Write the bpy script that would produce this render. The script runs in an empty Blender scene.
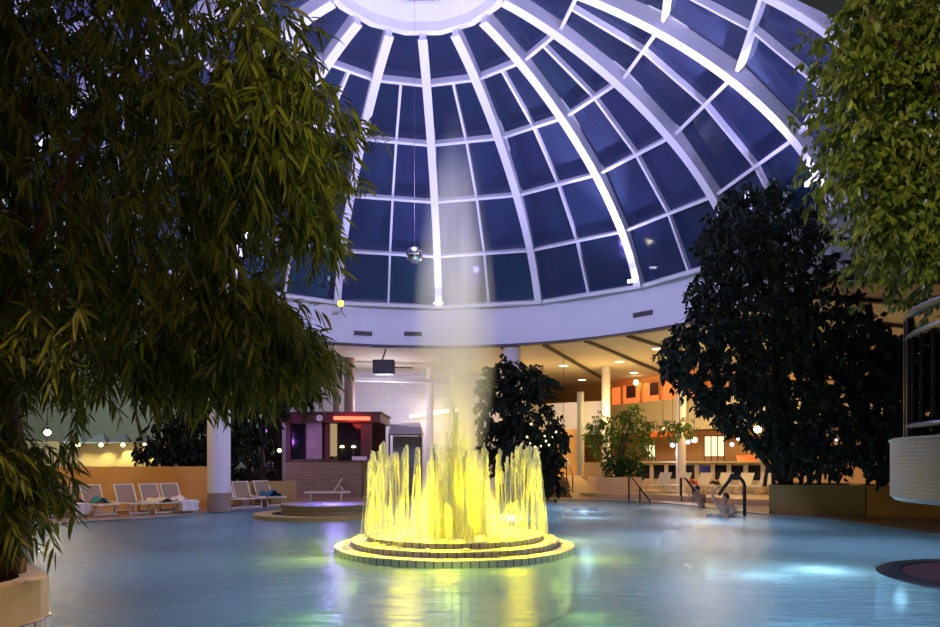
import bpy, bmesh, math, random
import numpy as np
from mathutils import Vector, Matrix

PI = math.pi
random.seed(7)
rng = np.random.default_rng(7)
S = bpy.context.scene
COL = S.collection

# ------------------------------------------------------------------ camera, sky, exposure
EYE, F, Y0 = 1.7, 656.0, 462.0
cam_d = bpy.data.cameras.new('camera')
cam_d.sensor_fit = 'HORIZONTAL'; cam_d.sensor_width = 36.0
cam_d.lens = F * 36.0 / 940.0
cam_d.shift_y = (Y0 - 313.5) / 940.0
cam_d.clip_start = 0.05; cam_d.clip_end = 300
cam = bpy.data.objects.new('camera', cam_d); COL.objects.link(cam)
cam.location = (0, 0, EYE); cam.rotation_euler = (PI / 2, 0, 0)
S.camera = cam

wd = bpy.data.worlds.new('night_sky'); S.world = wd; wd.use_nodes = True
bg = wd.node_tree.nodes['Background']
bg.inputs[0].default_value = (0.006, 0.014, 0.042, 1); bg.inputs[1].default_value = 1.0

S.view_settings.view_transform = 'Standard'; S.view_settings.look = 'None'
S.view_settings.gamma = 1.0; S.view_settings.use_curve_mapping = False
S.view_settings.exposure = 0.2
S.cycles.max_bounces = 8; S.cycles.diffuse_bounces = 3; S.cycles.glossy_bounces = 4
S.cycles.transparent_max_bounces = 24; S.cycles.transmission_bounces = 6; S.cycles.volume_bounces = 3
S.cycles.sample_clamp_indirect = 4.0
S.cycles.caustics_reflective = False; S.cycles.caustics_refractive = False
S.cycles.volume_step_rate = 2.0; S.cycles.volume_max_steps = 128

P = 30.0                                   # metres from the camera to the far side of the dome
DX, DY, DR = -0.051 * P, 0.603 * P, 0.397 * P
RHO = [v * P for v in (.0933, .1554, .2319, .3002, .358, .397)]
ZED = [v * P + EYE for v in (.4612, .441, .4077, .361, .3031, .2377)]
TH0 = math.radians(0.6)
SOFFIT = EYE + 0.1773 * P
FX, FY = -0.29, 12.78                      # the fountain's centre

def W(px, py, Y):
    return Vector(((px - 470) / F * Y, Y, EYE + (Y0 - py) / F * Y))

# ------------------------------------------------------------------ lights of the big space
def lamp(name, kind, loc, energy, color, size=0.1, target=None, spot=None, blend=0.6):
    d = bpy.data.lights.new(name, kind); d.energy = energy; d.color = color
    if kind == 'AREA': d.size = size
    else: d.shadow_soft_size = size
    if kind == 'SPOT': d.spot_size = math.radians(spot); d.spot_blend = blend
    o = bpy.data.objects.new(name, d); COL.objects.link(o); o.location = loc
    if target is not None:
        o.rotation_euler = (Vector(target) - Vector(loc)).to_track_quat('-Z', 'Y').to_euler()
    return o

def on_dome(i, ang, off=0.0):
    """a point of the dome's glazing at row i (0 oculus .. 5 drum), moved off metres towards the inside"""
    k = min(4, int(i)); t = i - k
    r = RHO[k] * (1 - t) + RHO[k + 1] * t; z = ZED[k] * (1 - t) + ZED[k + 1] * t
    dr = RHO[k + 1] - RHO[k]; dz = ZED[k + 1] - ZED[k]; n = math.hypot(dr, dz)
    nr, nz = dz / n, -dr / n                # inward
    r += nr * off; z += nz * off
    return Vector((DX + r * math.sin(ang), DY + r * math.cos(ang), z))

VIOLET = (0.50, 0.46, 1.0)
for j in range(0, 16, 2):
    a = TH0 + j * PI / 8
    lamp('rib_uplight', 'SPOT', on_dome(4.9, a, 0.78), 1200, (0.62, 0.56, 1.0), 0.08, on_dome(2.6, a, 0.35), 44, 0.9)
    lamp('dome_wash_fill', 'SPOT', on_dome(4.95, a, 0.9), 850, VIOLET, 0.12, on_dome(1.6, a, 0.9), 118, 0.8)  # wide fill added to light the whole dome and drum
lamp('dome_fill', 'POINT', (DX, DY - 1, 9.2), 1800, (0.54, 0.50, 1.0), 0.5)  # unseen point added mid-dome to lift glass, drum and plume
lamp('plume_fill', 'SPOT', (DX + 3.5, DY + 2.0, 13.2), 5500, (0.86, 0.80, 1.0), 0.15, (-0.29, 12.78, 6.2), 16, 0.7)  # both plume spots are added, without fixtures, to light the mist
lamp('plume_fill', 'SPOT', (DX - 7.5, DY - 3.0, 10.2), 3000, (0.80, 0.78, 1.0), 0.15, (-0.29, 12.78, 6.2), 18, 0.7)
for j in (2, 4, -2):
    a = TH0 + j * PI / 8
    lamp('rib_spot', 'SPOT', on_dome(4.88 if j != 4 else 4.5, a, 0.80), 3300, (0.80, 0.76, 1.0), 0.05, on_dome(3.0, a, 0.48), 34, 0.8)
for (x, y, e) in ((7.5, 35.5, 260), (11.5, 31.5, 250), (3.0, 36.0, 150), (16, 24, 22), (10.5, 27.5, 90)):  # unseen warm fill added for the restaurant and gallery
    lamp('gallery_fill', 'POINT', (x, y, 4.3), e, (1.0, 0.64, 0.20), 0.5)
for (x, y, e) in ((-4.5, 34.5, 330), (-12, 33, 40)):  # lavender fill added for the back walls, no fixture
    lamp('gallery_fill', 'POINT', (x, y, 4.6), e, (0.80, 0.72, 1.0), 0.5)
lamp('gallery_fill', 'POINT', (-18, 27.5, 4.2), 150, (0.85, 1.0, 0.80), 0.5)  # greenish fill added to brighten the green wall
lamp('gallery_fill', 'POINT', (-13, 20.5, 4.6), 240, (1.0, 0.60, 0.24), 0.5)  # warm fill added to brighten the left loungers
lamp('deck_fill', 'AREA', (1.5, -1.5, 5.6), 60, (1.0, 0.80, 0.48), 1.2, (-0.5, 8, 1.5))  # unseen deck fills, added to light the near trees and planter
lamp('deck_fill', 'SPOT', (-2.2, 3.0, 4.6), 300, (1.0, 0.66, 0.34), 0.2, (-4.3, 5.5, 0.2), 30)
lamp('deck_fill', 'SPOT', (0.8, 1.5, 4.6), 650, (1.0, 0.88, 0.52), 0.25, (5.2, 6.4, 5.4), 50)
lamp('deck_fill', 'SPOT', (1.2, 0.5, 3.6), 560, (1.0, 0.88, 0.45), 0.25, (-1.3, 5.8, 4.7), 30, 1.0)

# ------------------------------------------------------------------ mesh helpers
class MB:
    def __init__(self): self.v, self.f, self.uv = [], [], []
    def face(self, idx, uv=None):
        self.f.append(tuple(idx)); self.uv.append(uv or [(self.v[i][0], self.v[i][1]) for i in idx])
    def box(self, c, s, rz=0.0, rot=None):
        m = rot if rot is not None else Matrix.Rotation(rz, 3, 'Z')
        c = Vector(c); b = len(self.v); hx, hy, hz = s[0] / 2, s[1] / 2, s[2] / 2
        for sx, sy, sz in ((-1,-1,-1),(1,-1,-1),(1,1,-1),(-1,1,-1),(-1,-1,1),(1,-1,1),(1,1,1),(-1,1,1)):
            self.v.append(tuple(c + m @ Vector((sx*hx, sy*hy, sz*hz))))
        X, Y, Z = s
        for q, (a, d) in (((0,3,2,1),(X,Y)),((4,5,6,7),(X,Y)),((0,1,5,4),(X,Z)),((1,2,6,5),(Y,Z)),((2,3,7,6),(X,Z)),((3,0,4,7),(Y,Z))):
            self.face([b + k for k in q], [(0,0),(a,0),(a,d),(0,d)])
        return self
    def tube(self, pts, r, n=8, cap=True):
        pts = [Vector(p) for p in pts]; m = len(pts)
        rr = r if hasattr(r, '__len__') else [r] * m
        b = len(self.v); up = Vector((0, 0, 1)); prev = None; L = 0
        ls = []
        for i, p in enumerate(pts):
            t = (pts[min(i + 1, m - 1)] - pts[max(i - 1, 0)])
            t = t.normalized() if t.length > 1e-9 else Vector((0, 0, 1))
            if prev is None:
                a = t.cross(up); a = a.normalized() if a.length > 0.05 else Vector((1, 0, 0))
                a = (a - t * a.dot(t)).normalized()
            else: a = (prev - t * prev.dot(t)).normalized()
            prev = a; c = t.cross(a)
            if i: L += (p - pts[i - 1]).length
            ls.append(L)
            for k in range(n):
                w = 2 * PI * k / n
                self.v.append(tuple(p + (a * math.cos(w) + c * math.sin(w)) * rr[i]))
        for i in range(m - 1):
            for k in range(n):
                k2 = (k + 1) % n; u0, u1 = k / n, (k + 1) / n
                self.face((b+i*n+k, b+i*n+k2, b+(i+1)*n+k2, b+(i+1)*n+k), [(u0,ls[i]),(u1,ls[i]),(u1,ls[i+1]),(u0,ls[i+1])])
        if cap:
            self.face([b + k for k in range(n)][::-1]); self.face([b + (m-1)*n + k for k in range(n)])
        return self
    def lathe(self, prof, c=(0, 0, 0), n=48, a0=0.0, a1=2*PI, close=False):
        b = len(self.v); full = abs(a1 - a0 - 2*PI) < 1e-6; cols = n if full else n + 1
        for k in range(cols):
            w = a0 + (a1 - a0) * k / n
            for (r, z) in prof: self.v.append((c[0] + r*math.sin(w), c[1] + r*math.cos(w), c[2] + z))
        m = len(prof); ls = [0]
        for i in range(1, m): ls.append(ls[-1] + math.hypot(prof[i][0]-prof[i-1][0], prof[i][1]-prof[i-1][1]))
        R = max(p[0] for p in prof)
        for k in range(n):
            k2 = (k + 1) % cols; u0, u1 = (a0+(a1-a0)*k/n)*R, (a0+(a1-a0)*(k+1)/n)*R
            for i in range(m if close else m - 1):
                i2 = (i + 1) % m; v0, v1 = ls[i], ls[i2] if i2 else ls[i] + 0.3
                self.face((b+k*m+i, b+k2*m+i, b+k2*m+i2, b+k*m+i2), [(u0,v0),(u1,v0),(u1,v1),(u0,v1)])
        return self
    def prism(self, poly, z0, z1, top=True, bottom=True):
        b = len(self.v); n = len(poly)
        for (x, y) in poly: self.v.append((x, y, z0))
        for (x, y) in poly: self.v.append((x, y, z1))
        L = 0
        for i in range(n):
            j = (i + 1) % n; d = math.hypot(poly[j][0]-poly[i][0], poly[j][1]-poly[i][1])
            self.face((b+i, b+j, b+n+j, b+n+i), [(L,z0),(L+d,z0),(L+d,z1),(L,z1)]); L += d
        if top: self.face([b+n+i for i in range(n)])
        if bottom: self.face([b+i for i in range(n)][::-1])
        return self
    def sphere(self, c, r, seg=16, rings=10):
        r = r if hasattr(r, '__len__') else (r, r, r)
        b = len(self.v)
        self.v.append((c[0], c[1], c[2] + r[2]))
        for i in range(1, rings):
            t = PI * i / rings
            for k in range(seg):
                w = 2*PI*k/seg
                self.v.append((c[0]+r[0]*math.sin(t)*math.cos(w), c[1]+r[1]*math.sin(t)*math.sin(w), c[2]+r[2]*math.cos(t)))
        self.v.append((c[0], c[1], c[2] - r[2])); e = len(self.v) - 1
        for k in range(seg):
            k2 = (k+1) % seg
            self.face((b, b+1+k, b+1+k2)); self.face((e, b+1+(rings-2)*seg+k2, b+1+(rings-2)*seg+k))
            for i in range(rings - 2):
                self.face((b+1+i*seg+k, b+1+(i+1)*seg+k, b+1+(i+1)*seg+k2, b+1+i*seg+k2))
        return self
    def build(self, name, mat, parent=None, smooth=False, world=True):
        me = bpy.data.meshes.new(name)
        me.from_pydata([tuple(p) for p in self.v], [], self.f)
        uvl = me.uv_layers.new(name='uv')
        flat = [c for u in self.uv for p in u for c in p]
        if len(flat) == 2 * len(me.loops): uvl.data.foreach_set('uv', flat)
        me.materials.append(mat)
        if smooth:
            me.polygons.foreach_set('use_smooth', [True] * len(me.polygons))
            try: me.set_sharp_from_angle(angle=math.radians(40))
            except Exception: pass
        me.update()
        o = bpy.data.objects.new(name, me); COL.objects.link(o)
        if parent is not None:
            o.parent = parent
            if world: o.matrix_parent_inverse = parent.matrix_basis.inverted()
        return o

def tag(o, label=None, cat=None, group=None, kind=None):
    if label: o['label'] = label
    if cat: o['category'] = cat
    if group: o['group'] = group
    if kind: o['kind'] = kind
    return o
def thing(name, label, cat, loc=(0, 0, 0), group=None, kind=None):
    o = bpy.data.objects.new(name, None); COL.objects.link(o); o.location = loc
    o.empty_display_size = 0.2
    return tag(o, label, cat, group, kind)
def struct(name, mb, m, smooth=False, label=None):
    return tag(mb.build(name, m, smooth=smooth), kind='structure', label=label)
def copy_tree(o, parent=None):
    c = o.copy(); COL.objects.link(c)
    if parent is not None: c.parent = parent
    for ch in o.children: copy_tree(ch, c)
    return c

# ------------------------------------------------------------------ materials
def new_mat(name):
    m = bpy.data.materials.new(name); m.use_nodes = True
    nt = m.node_tree; return m, nt, nt.nodes, nt.links, nt.nodes['Principled BSDF']
def plain(name, col, rough=0.6, metal=0.0, var=0.12, scale=6.0, bump=0.0, spec=0.5, emit=None, est=0.0):
    m, nt, N, L, b = new_mat(name)
    b.inputs['Roughness'].default_value = rough; b.inputs['Metallic'].default_value = metal
    b.inputs['Specular IOR Level'].default_value = spec
    b.inputs['Base Color'].default_value = (*col, 1)
    if var > 0:
        tc = N.new('ShaderNodeTexCoord'); n = N.new('ShaderNodeTexNoise'); n.inputs['Scale'].default_value = scale
        n.inputs['Detail'].default_value = 5
        L.new(tc.outputs['Object'], n.inputs['Vector'])
        mx = N.new('ShaderNodeMix'); mx.data_type = 'RGBA'
        mx.inputs[6].default_value = (*[c*(1-var) for c in col], 1); mx.inputs[7].default_value = (*[min(1, c*(1+var)) for c in col], 1)
        L.new(n.outputs['Fac'], mx.inputs[0]); L.new(mx.outputs[2], b.inputs['Base Color'])
        if bump > 0:
            bp = N.new('ShaderNodeBump'); bp.inputs['Strength'].default_value = bump; bp.inputs['Distance'].default_value = 0.02
            L.new(n.outputs['Fac'], bp.inputs['Height']); L.new(bp.outputs[0], b.inputs['Normal'])
    if emit:
        b.inputs['Emission Color'].default_value = (*emit, 1); b.inputs['Emission Strength'].default_value = est
    return m
def tiled(name, c1, c2, grout, w, h, gap=0.006, rough=0.35, offset=0.0, obj_xy=False):
    m, nt, N, L, b = new_mat(name)
    t = N.new('ShaderNodeTexBrick'); tc = N.new('ShaderNodeTexCoord')
    t.offset = offset; t.inputs['Scale'].default_value = 1.0
    t.inputs['Brick Width'].default_value = w; t.inputs['Row Height'].default_value = h
    t.inputs['Mortar Size'].default_value = gap; t.inputs['Mortar Smooth'].default_value = 0.1
    t.inputs['Color1'].default_value = (*c1, 1); t.inputs['Color2'].default_value = (*c2, 1); t.inputs['Mortar'].default_value = (*grout, 1)
    L.new(tc.outputs['Object' if obj_xy else 'UV'], t.inputs['Vector'])
    n = N.new('ShaderNodeTexNoise'); n.inputs['Scale'].default_value = 2.5; L.new(tc.outputs['Object'], n.inputs['Vector'])
    mx = N.new('ShaderNodeMix'); mx.data_type = 'RGBA'; mx.blend_type = 'MULTIPLY'; mx.inputs[0].default_value = 0.2
    L.new(t.outputs['Color'], mx.inputs[6]); L.new(n.outputs['Color'], mx.inputs[7])
    L.new(t.outputs['Color'], mx.inputs[6]); L.new(mx.outputs[2], b.inputs['Base Color'])
    bp = N.new('ShaderNodeBump'); bp.inputs['Strength'].default_value = 0.4; bp.inputs['Distance'].default_value = 0.004; bp.invert = True
    L.new(t.outputs['Fac'], bp.inputs['Height']); L.new(bp.outputs[0], b.inputs['Normal'])
    b.inputs['Roughness'].default_value = rough
    return m
def glow(name, col, strength):
    m, nt, N, L, b = new_mat(name); N.remove(b)
    e = N.new('ShaderNodeEmission'); e.inputs[0].default_value = (*col, 1); e.inputs[1].default_value = strength
    L.new(e.outputs[0], N['Material Output'].inputs[0]); return m
def leaf_mat(name, c1, c2, rough=0.45, trans=0.3):
    m, nt, N, L, b = new_mat(name)
    g = N.new('ShaderNodeNewGeometry'); cr = N.new('ShaderNodeValToRGB')
    cr.color_ramp.elements[0].color = (*c1, 1); cr.color_ramp.elements[1].color = (*c2, 1)
    L.new(g.outputs['Random Per Island'], cr.inputs[0]); L.new(cr.outputs[0], b.inputs['Base Color'])
    b.inputs['Roughness'].default_value = rough; b.inputs['Specular IOR Level'].default_value = 0.35
    t = N.new('ShaderNodeBsdfTranslucent'); L.new(cr.outputs[0], t.inputs[0])
    mx = N.new('ShaderNodeMixShader'); mx.inputs[0].default_value = trans
    L.new(b.outputs[0], mx.inputs[1]); L.new(t.outputs[0], mx.inputs[2]); L.new(mx.outputs[0], N['Material Output'].inputs[0])
    return m

M = dict(
    white_steel = plain('white_painted_steel', (0.80, 0.80, 0.84), 0.35, 0, 0.05),
    drum = plain('pale_plaster', (0.74, 0.74, 0.80), 0.75, 0, 0.06, 1.5),
    dark_trim = plain('dark_trim', (0.06, 0.05, 0.06), 0.6),
    soffit = plain('cream_ceiling_panels', (0.58, 0.52, 0.38), 0.8, 0, 0.06, 1.2),
    beam = plain('dark_wood_beam', (0.05, 0.035, 0.025), 0.6),
    deck = tiled('terracotta_deck_tiles', (0.40, 0.27, 0.19), (0.34, 0.22, 0.16), (0.16, 0.12, 0.10), 0.3, 0.3, 0.008, 0.3),
    pool_tile = tiled('pool_lining_tiles', (0.36, 0.68, 0.72), (0.32, 0.62, 0.68), (0.22, 0.42, 0.45), 0.3, 0.3, 0.01, 0.4),
    white_tile = tiled('white_edge_tiles', (0.82, 0.72, 0.66), (0.74, 0.64, 0.60), (0.20, 0.14, 0.12), 0.148, 0.30, 0.012, 0.3),
    tier_top = plain('pale_stone', (0.74, 0.68, 0.60), 0.5, 0, 0.15, 8),
    mosaic = tiled('grey_mosaic', (0.38, 0.40, 0.42), (0.31, 0.33, 0.37), (0.24, 0.24, 0.22), 0.03, 0.03, 0.003, 0.45),
    orange_wall = plain('ochre_render', (0.62, 0.33, 0.08), 0.8, 0, 0.12, 1.4),
    ochre_dark = plain('olive_tan_render', (0.42, 0.28, 0.10), 0.85, 0, 0.15, 1.2),
    tan = plain('sand_render', (0.72, 0.49, 0.23), 0.7, 0, 0.10, 3, 0.1),
    peach_wall = plain('peach_render', (0.80, 0.50, 0.20), 0.8, 0, 0.08, 2),
    white_wall = tiled('white_painted_brick', (0.78, 0.76, 0.78), (0.72, 0.70, 0.74), (0.58, 0.56, 0.62), 0.5, 0.16, 0.012, 0.7, 0.5),
    green_wall = plain('pale_green_render', (0.42, 0.52, 0.40), 0.8, 0, 0.08, 2),
    cream_wall = plain('cream_render', (0.66, 0.56, 0.34), 0.8, 0, 0.06, 2),
    dim_wall = plain('dim_plaster', (0.22, 0.20, 0.22), 0.85),
    stone = tiled('rough_stone_wall', (0.34, 0.26, 0.15), (0.27, 0.20, 0.12), (0.18, 0.13, 0.09), 0.42, 0.14, 0.012, 0.8, 0.5),
    column = plain('white_column_paint', (0.74, 0.70, 0.68), 0.7, 0, 0.06, 3),
    column_foot = plain('brown_column_foot', (0.34, 0.23, 0.17), 0.6, 0, 0.15, 10),
    grey_paint = plain('grey_green_paint', (0.30, 0.33, 0.33), 0.6),
    maroon = plain('maroon_timber', (0.10, 0.025, 0.025), 0.5),
    black = plain('matt_black', (0.012, 0.012, 0.014), 0.5),
    rail = plain('dark_bronze_rail', (0.035, 0.035, 0.045), 0.35, 0.6, 0.1),
    steel = plain('brushed_steel', (0.55, 0.55, 0.55), 0.25, 1.0, 0.1),
    soil = plain('dark_soil', (0.02, 0.014, 0.01), 0.95, 0, 0.4, 30, 0.8),
    bark = plain('reddish_bark', (0.20, 0.10, 0.06), 0.9, 0, 0.5, 14, 1.0),
    bark_dark = plain('dark_bark', (0.05, 0.035, 0.025), 0.9, 0, 0.4, 14, 0.8),
    plastic = plain('white_lounger_frame', (0.80, 0.74, 0.60), 0.4, 0, 0.04),
    mesh_fab = plain('beige_sling_fabric', (0.34, 0.25, 0.15), 0.85, 0, 0.1, 20),
    cream_fab = plain('cream_sling_fabric', (0.78, 0.68, 0.46), 0.85, 0, 0.1, 20),
    towel_white = plain('white_towelling', (0.82, 0.76, 0.66), 0.95, 0, 0.1, 40, 0.5),
    towel_teal = plain('teal_towelling', (0.04, 0.22, 0.22), 0.95, 0, 0.2, 30, 0.5),
    towel_dark = plain('brown_towelling', (0.06, 0.02, 0.015), 0.95, 0, 0.2, 30, 0.5),
    towel_yellow = plain('pale_yellow_towelling', (0.70, 0.62, 0.34), 0.95, 0, 0.2, 30, 0.5),
    towel_red = plain('red_towelling', (0.55, 0.08, 0.04), 0.95, 0, 0.5, 18, 0.5),
    towel_blue = plain('blue_towelling', (0.02, 0.13, 0.22), 0.95, 0, 0.6, 14, 0.5),
    skin = plain('skin', (0.42, 0.24, 0.16), 0.5, 0, 0.06, 10),
    hair = plain('dark_hair', (0.02, 0.013, 0.01), 0.6, 0, 0.3, 60, 0.6),
    swim = plain('dark_swimwear', (0.02, 0.02, 0.05), 0.7),
    awning = plain('grey_blue_awning', (0.20, 0.24, 0.30), 0.9, 0, 0.15, 8),
    orange_glass = plain('orange_lit_panel', (0.9, 0.3, 0.08), 0.5, 0, 0.3, 2.5, emit=(1.0, 0.20, 0.05), est=0.75),
    red_panel = plain('orange_fascia_glow', (0.85, 0.16, 0.03), 0.6, emit=(1.0, 0.14, 0.02), est=0.5),  # emission put in the colour; fascia and awning are no lamps
    dark_glass = plain('dark_window', (0.012, 0.012, 0.016), 0.12, 0, 0.0),
    lit_screen = glow('backlit_blind', (1.0, 0.82, 0.38), 1.6),
    lit_door = glow('lit_doorway', (1.0, 0.72, 0.38), 0.35),
    lamp_warm = glow('warm_lamp_glow', (1.0, 0.80, 0.36), 9.0),
    lamp_big = glow('bright_warm_lamp_glow', (1.0, 0.86, 0.36), 30.0),
    lamp_cool = glow('cool_lamp_glow', (0.55, 0.58, 1.0), 4.5),
    lamp_violet = glow('violet_lamp_glow', (0.55, 0.18, 1.0), 7.0),
    lamp_yellow = glow('yellow_lamp_glow', (1.0, 0.85, 0.02), 14.0),
    lamp_led = glow('led_glow', (0.88, 0.86, 1.0), 14.0),
    neon = glow('red_neon_glow', (1.0, 0.10, 0.05), 3.5),
    strip_warm = glow('cream_strip_glow', (1.0, 0.88, 0.58), 3.0),
    fabric_white = plain('off_white_canvas', (0.55, 0.50, 0.50), 0.9),
    poster = plain('mauve_poster', (0.42, 0.30, 0.36), 0.6, 0, 0.5, 3.0),
)
# noise mixed mosaics and leaves
M['leaf_long'] = leaf_mat('long_leaf', (0.05, 0.075, 0.008), (0.24, 0.25, 0.03))
M['leaf_round'] = leaf_mat('glossy_round_leaf', (0.05, 0.09, 0.010), (0.24, 0.28, 0.045), 0.35)
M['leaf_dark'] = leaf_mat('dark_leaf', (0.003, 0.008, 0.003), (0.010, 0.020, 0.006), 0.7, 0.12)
M['leaf_mid'] = leaf_mat('green_leaf', (0.05, 0.13, 0.015), (0.18, 0.30, 0.04))
M['leaf_hedge'] = leaf_mat('hedge_leaf', (0.010, 0.06, 0.010), (0.04, 0.15, 0.03))

def pane_material():
    m, nt, N, L, b = new_mat('tinted_dome_glass'); N.remove(b)
    g = N.new('ShaderNodeNewGeometry')
    cr = N.new('ShaderNodeValToRGB'); cr.color_ramp.elements[0].color = (0.028, 0.050, 0.095, 1); cr.color_ramp.elements[1].color = (0.060, 0.070, 0.175, 1)
    L.new(g.outputs['Random Per Island'], cr.inputs[0])
    d = N.new('ShaderNodeBsdfDiffuse'); L.new(cr.outputs[0], d.inputs[0])
    t = N.new('ShaderNodeBsdfTransparent'); t.inputs[0].default_value = (0.45, 0.55, 0.75, 1)
    gl = N.new('ShaderNodeBsdfGlossy'); gl.inputs['Roughness'].default_value = 0.06; gl.inputs[0].default_value = (0.8, 0.85, 1, 1)
    fr = N.new('ShaderNodeFresnel'); fr.inputs[0].default_value = 1.5
    m1 = N.new('ShaderNodeMixShader'); m1.inputs[0].default_value = 0.45
    L.new(d.outputs[0], m1.inputs[1]); L.new(t.outputs[0], m1.inputs[2])
    m2 = N.new('ShaderNodeMixShader'); L.new(fr.outputs[0], m2.inputs[0]); L.new(m1.outputs[0], m2.inputs[1]); L.new(gl.outputs[0], m2.inputs[2])
    L.new(m2.outputs[0], N['Material Output'].inputs[0]); return m
M['pane'] = pane_material()

def water_material():
    m, nt, N, L, b = new_mat('pool_water'); N.remove(b)
    tc = N.new('ShaderNodeTexCoord'); mp = N.new('ShaderNodeMapping'); mp.inputs['Scale'].default_value = (1.0, 2.4, 1)
    L.new(tc.outputs['Object'], mp.inputs[0])
    n = N.new('ShaderNodeTexNoise'); n.inputs['Scale'].default_value = 1.6; n.inputs['Detail'].default_value = 6; n.inputs['Roughness'].default_value = 0.62
    L.new(mp.outputs[0], n.inputs['Vector'])
    bp = N.new('ShaderNodeBump'); bp.inputs['Strength'].default_value = 0.7; bp.inputs['Distance'].default_value = 0.12
    L.new(n.outputs['Fac'], bp.inputs['Height'])
    gl = N.new('ShaderNodeBsdfGlossy'); gl.inputs['Roughness'].default_value = 0.19; L.new(bp.outputs[0], gl.inputs['Normal'])
    tr = N.new('ShaderNodeBsdfTransparent'); tr.inputs[0].default_value = (0.50, 0.70, 0.80, 1)
    df = N.new('ShaderNodeBsdfDiffuse'); df.inputs[0].default_value = (0.12, 0.18, 0.22, 1); L.new(bp.outputs[0], df.inputs['Normal'])
    tl = N.new('ShaderNodeBsdfTranslucent'); tl.inputs[0].default_value = (0.38, 0.50, 0.56, 1)
    ad = N.new('ShaderNodeAddShader'); L.new(df.outputs[0], ad.inputs[0]); L.new(tl.outputs[0], ad.inputs[1])
    m1 = N.new('ShaderNodeMixShader'); m1.inputs[0].default_value = 0.55
    L.new(tr.outputs[0], m1.inputs[1]); L.new(ad.outputs[0], m1.inputs[2])
    fr = N.new('ShaderNodeFresnel'); fr.inputs[0].default_value = 1.33; L.new(bp.outputs[0], fr.inputs['Normal'])
    m2 = N.new('ShaderNodeMixShader'); L.new(fr.outputs[0], m2.inputs[0]); L.new(m1.outputs[0], m2.inputs[1]); L.new(gl.outputs[0], m2.inputs[2])
    L.new(m2.outputs[0], N['Material Output'].inputs[0]); return m
M['water'] = water_material()

def spray_material(name, cover, streak=True, col=(0.72, 0.72, 0.72)):
    m, nt, N, L, b = new_mat(name); N.remove(b)
    d = N.new('ShaderNodeBsdfDiffuse'); d.inputs[0].default_value = (*col, 1)
    t = N.new('ShaderNodeBsdfTranslucent'); t.inputs[0].default_value = (*col, 1)
    a = N.new('ShaderNodeMixShader'); a.inputs[0].default_value = 0.5; L.new(d.outputs[0], a.inputs[1]); L.new(t.outputs[0], a.inputs[2])
    tr = N.new('ShaderNodeBsdfTransparent'); mx = N.new('ShaderNodeMixShader')
    tc = N.new('ShaderNodeTexCoord'); mp = N.new('ShaderNodeMapping'); mp.inputs['Scale'].default_value = (40, 40, 2.5)
    L.new(tc.outputs['Object'], mp.inputs[0])
    n = N.new('ShaderNodeTexNoise'); n.inputs['Scale'].default_value = 1.0; L.new(mp.outputs[0], n.inputs['Vector'])
    mr = N.new('ShaderNodeMapRange'); mr.inputs['From Min'].default_value = 0.3; mr.inputs['From Max'].default_value = 0.7
    mr.inputs['To Min'].default_value = cover * 0.4; mr.inputs['To Max'].default_value = min(1, cover * 1.5)
    L.new(n.outputs['Fac'], mr.inputs['Value']); L.new(mr.outputs[0], mx.inputs[0])
    L.new(tr.outputs[0], mx.inputs[1]); L.new(a.outputs[0], mx.inputs[2]); L.new(mx.outputs[0], N['Material Output'].inputs[0])
    return m
M['jet'] = spray_material('water_jet', 0.5)
M['fall'] = spray_material('falling_water', 0.33)
M['foam'] = spray_material('white_foam', 0.6, col=(.7, .7, .7))

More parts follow.
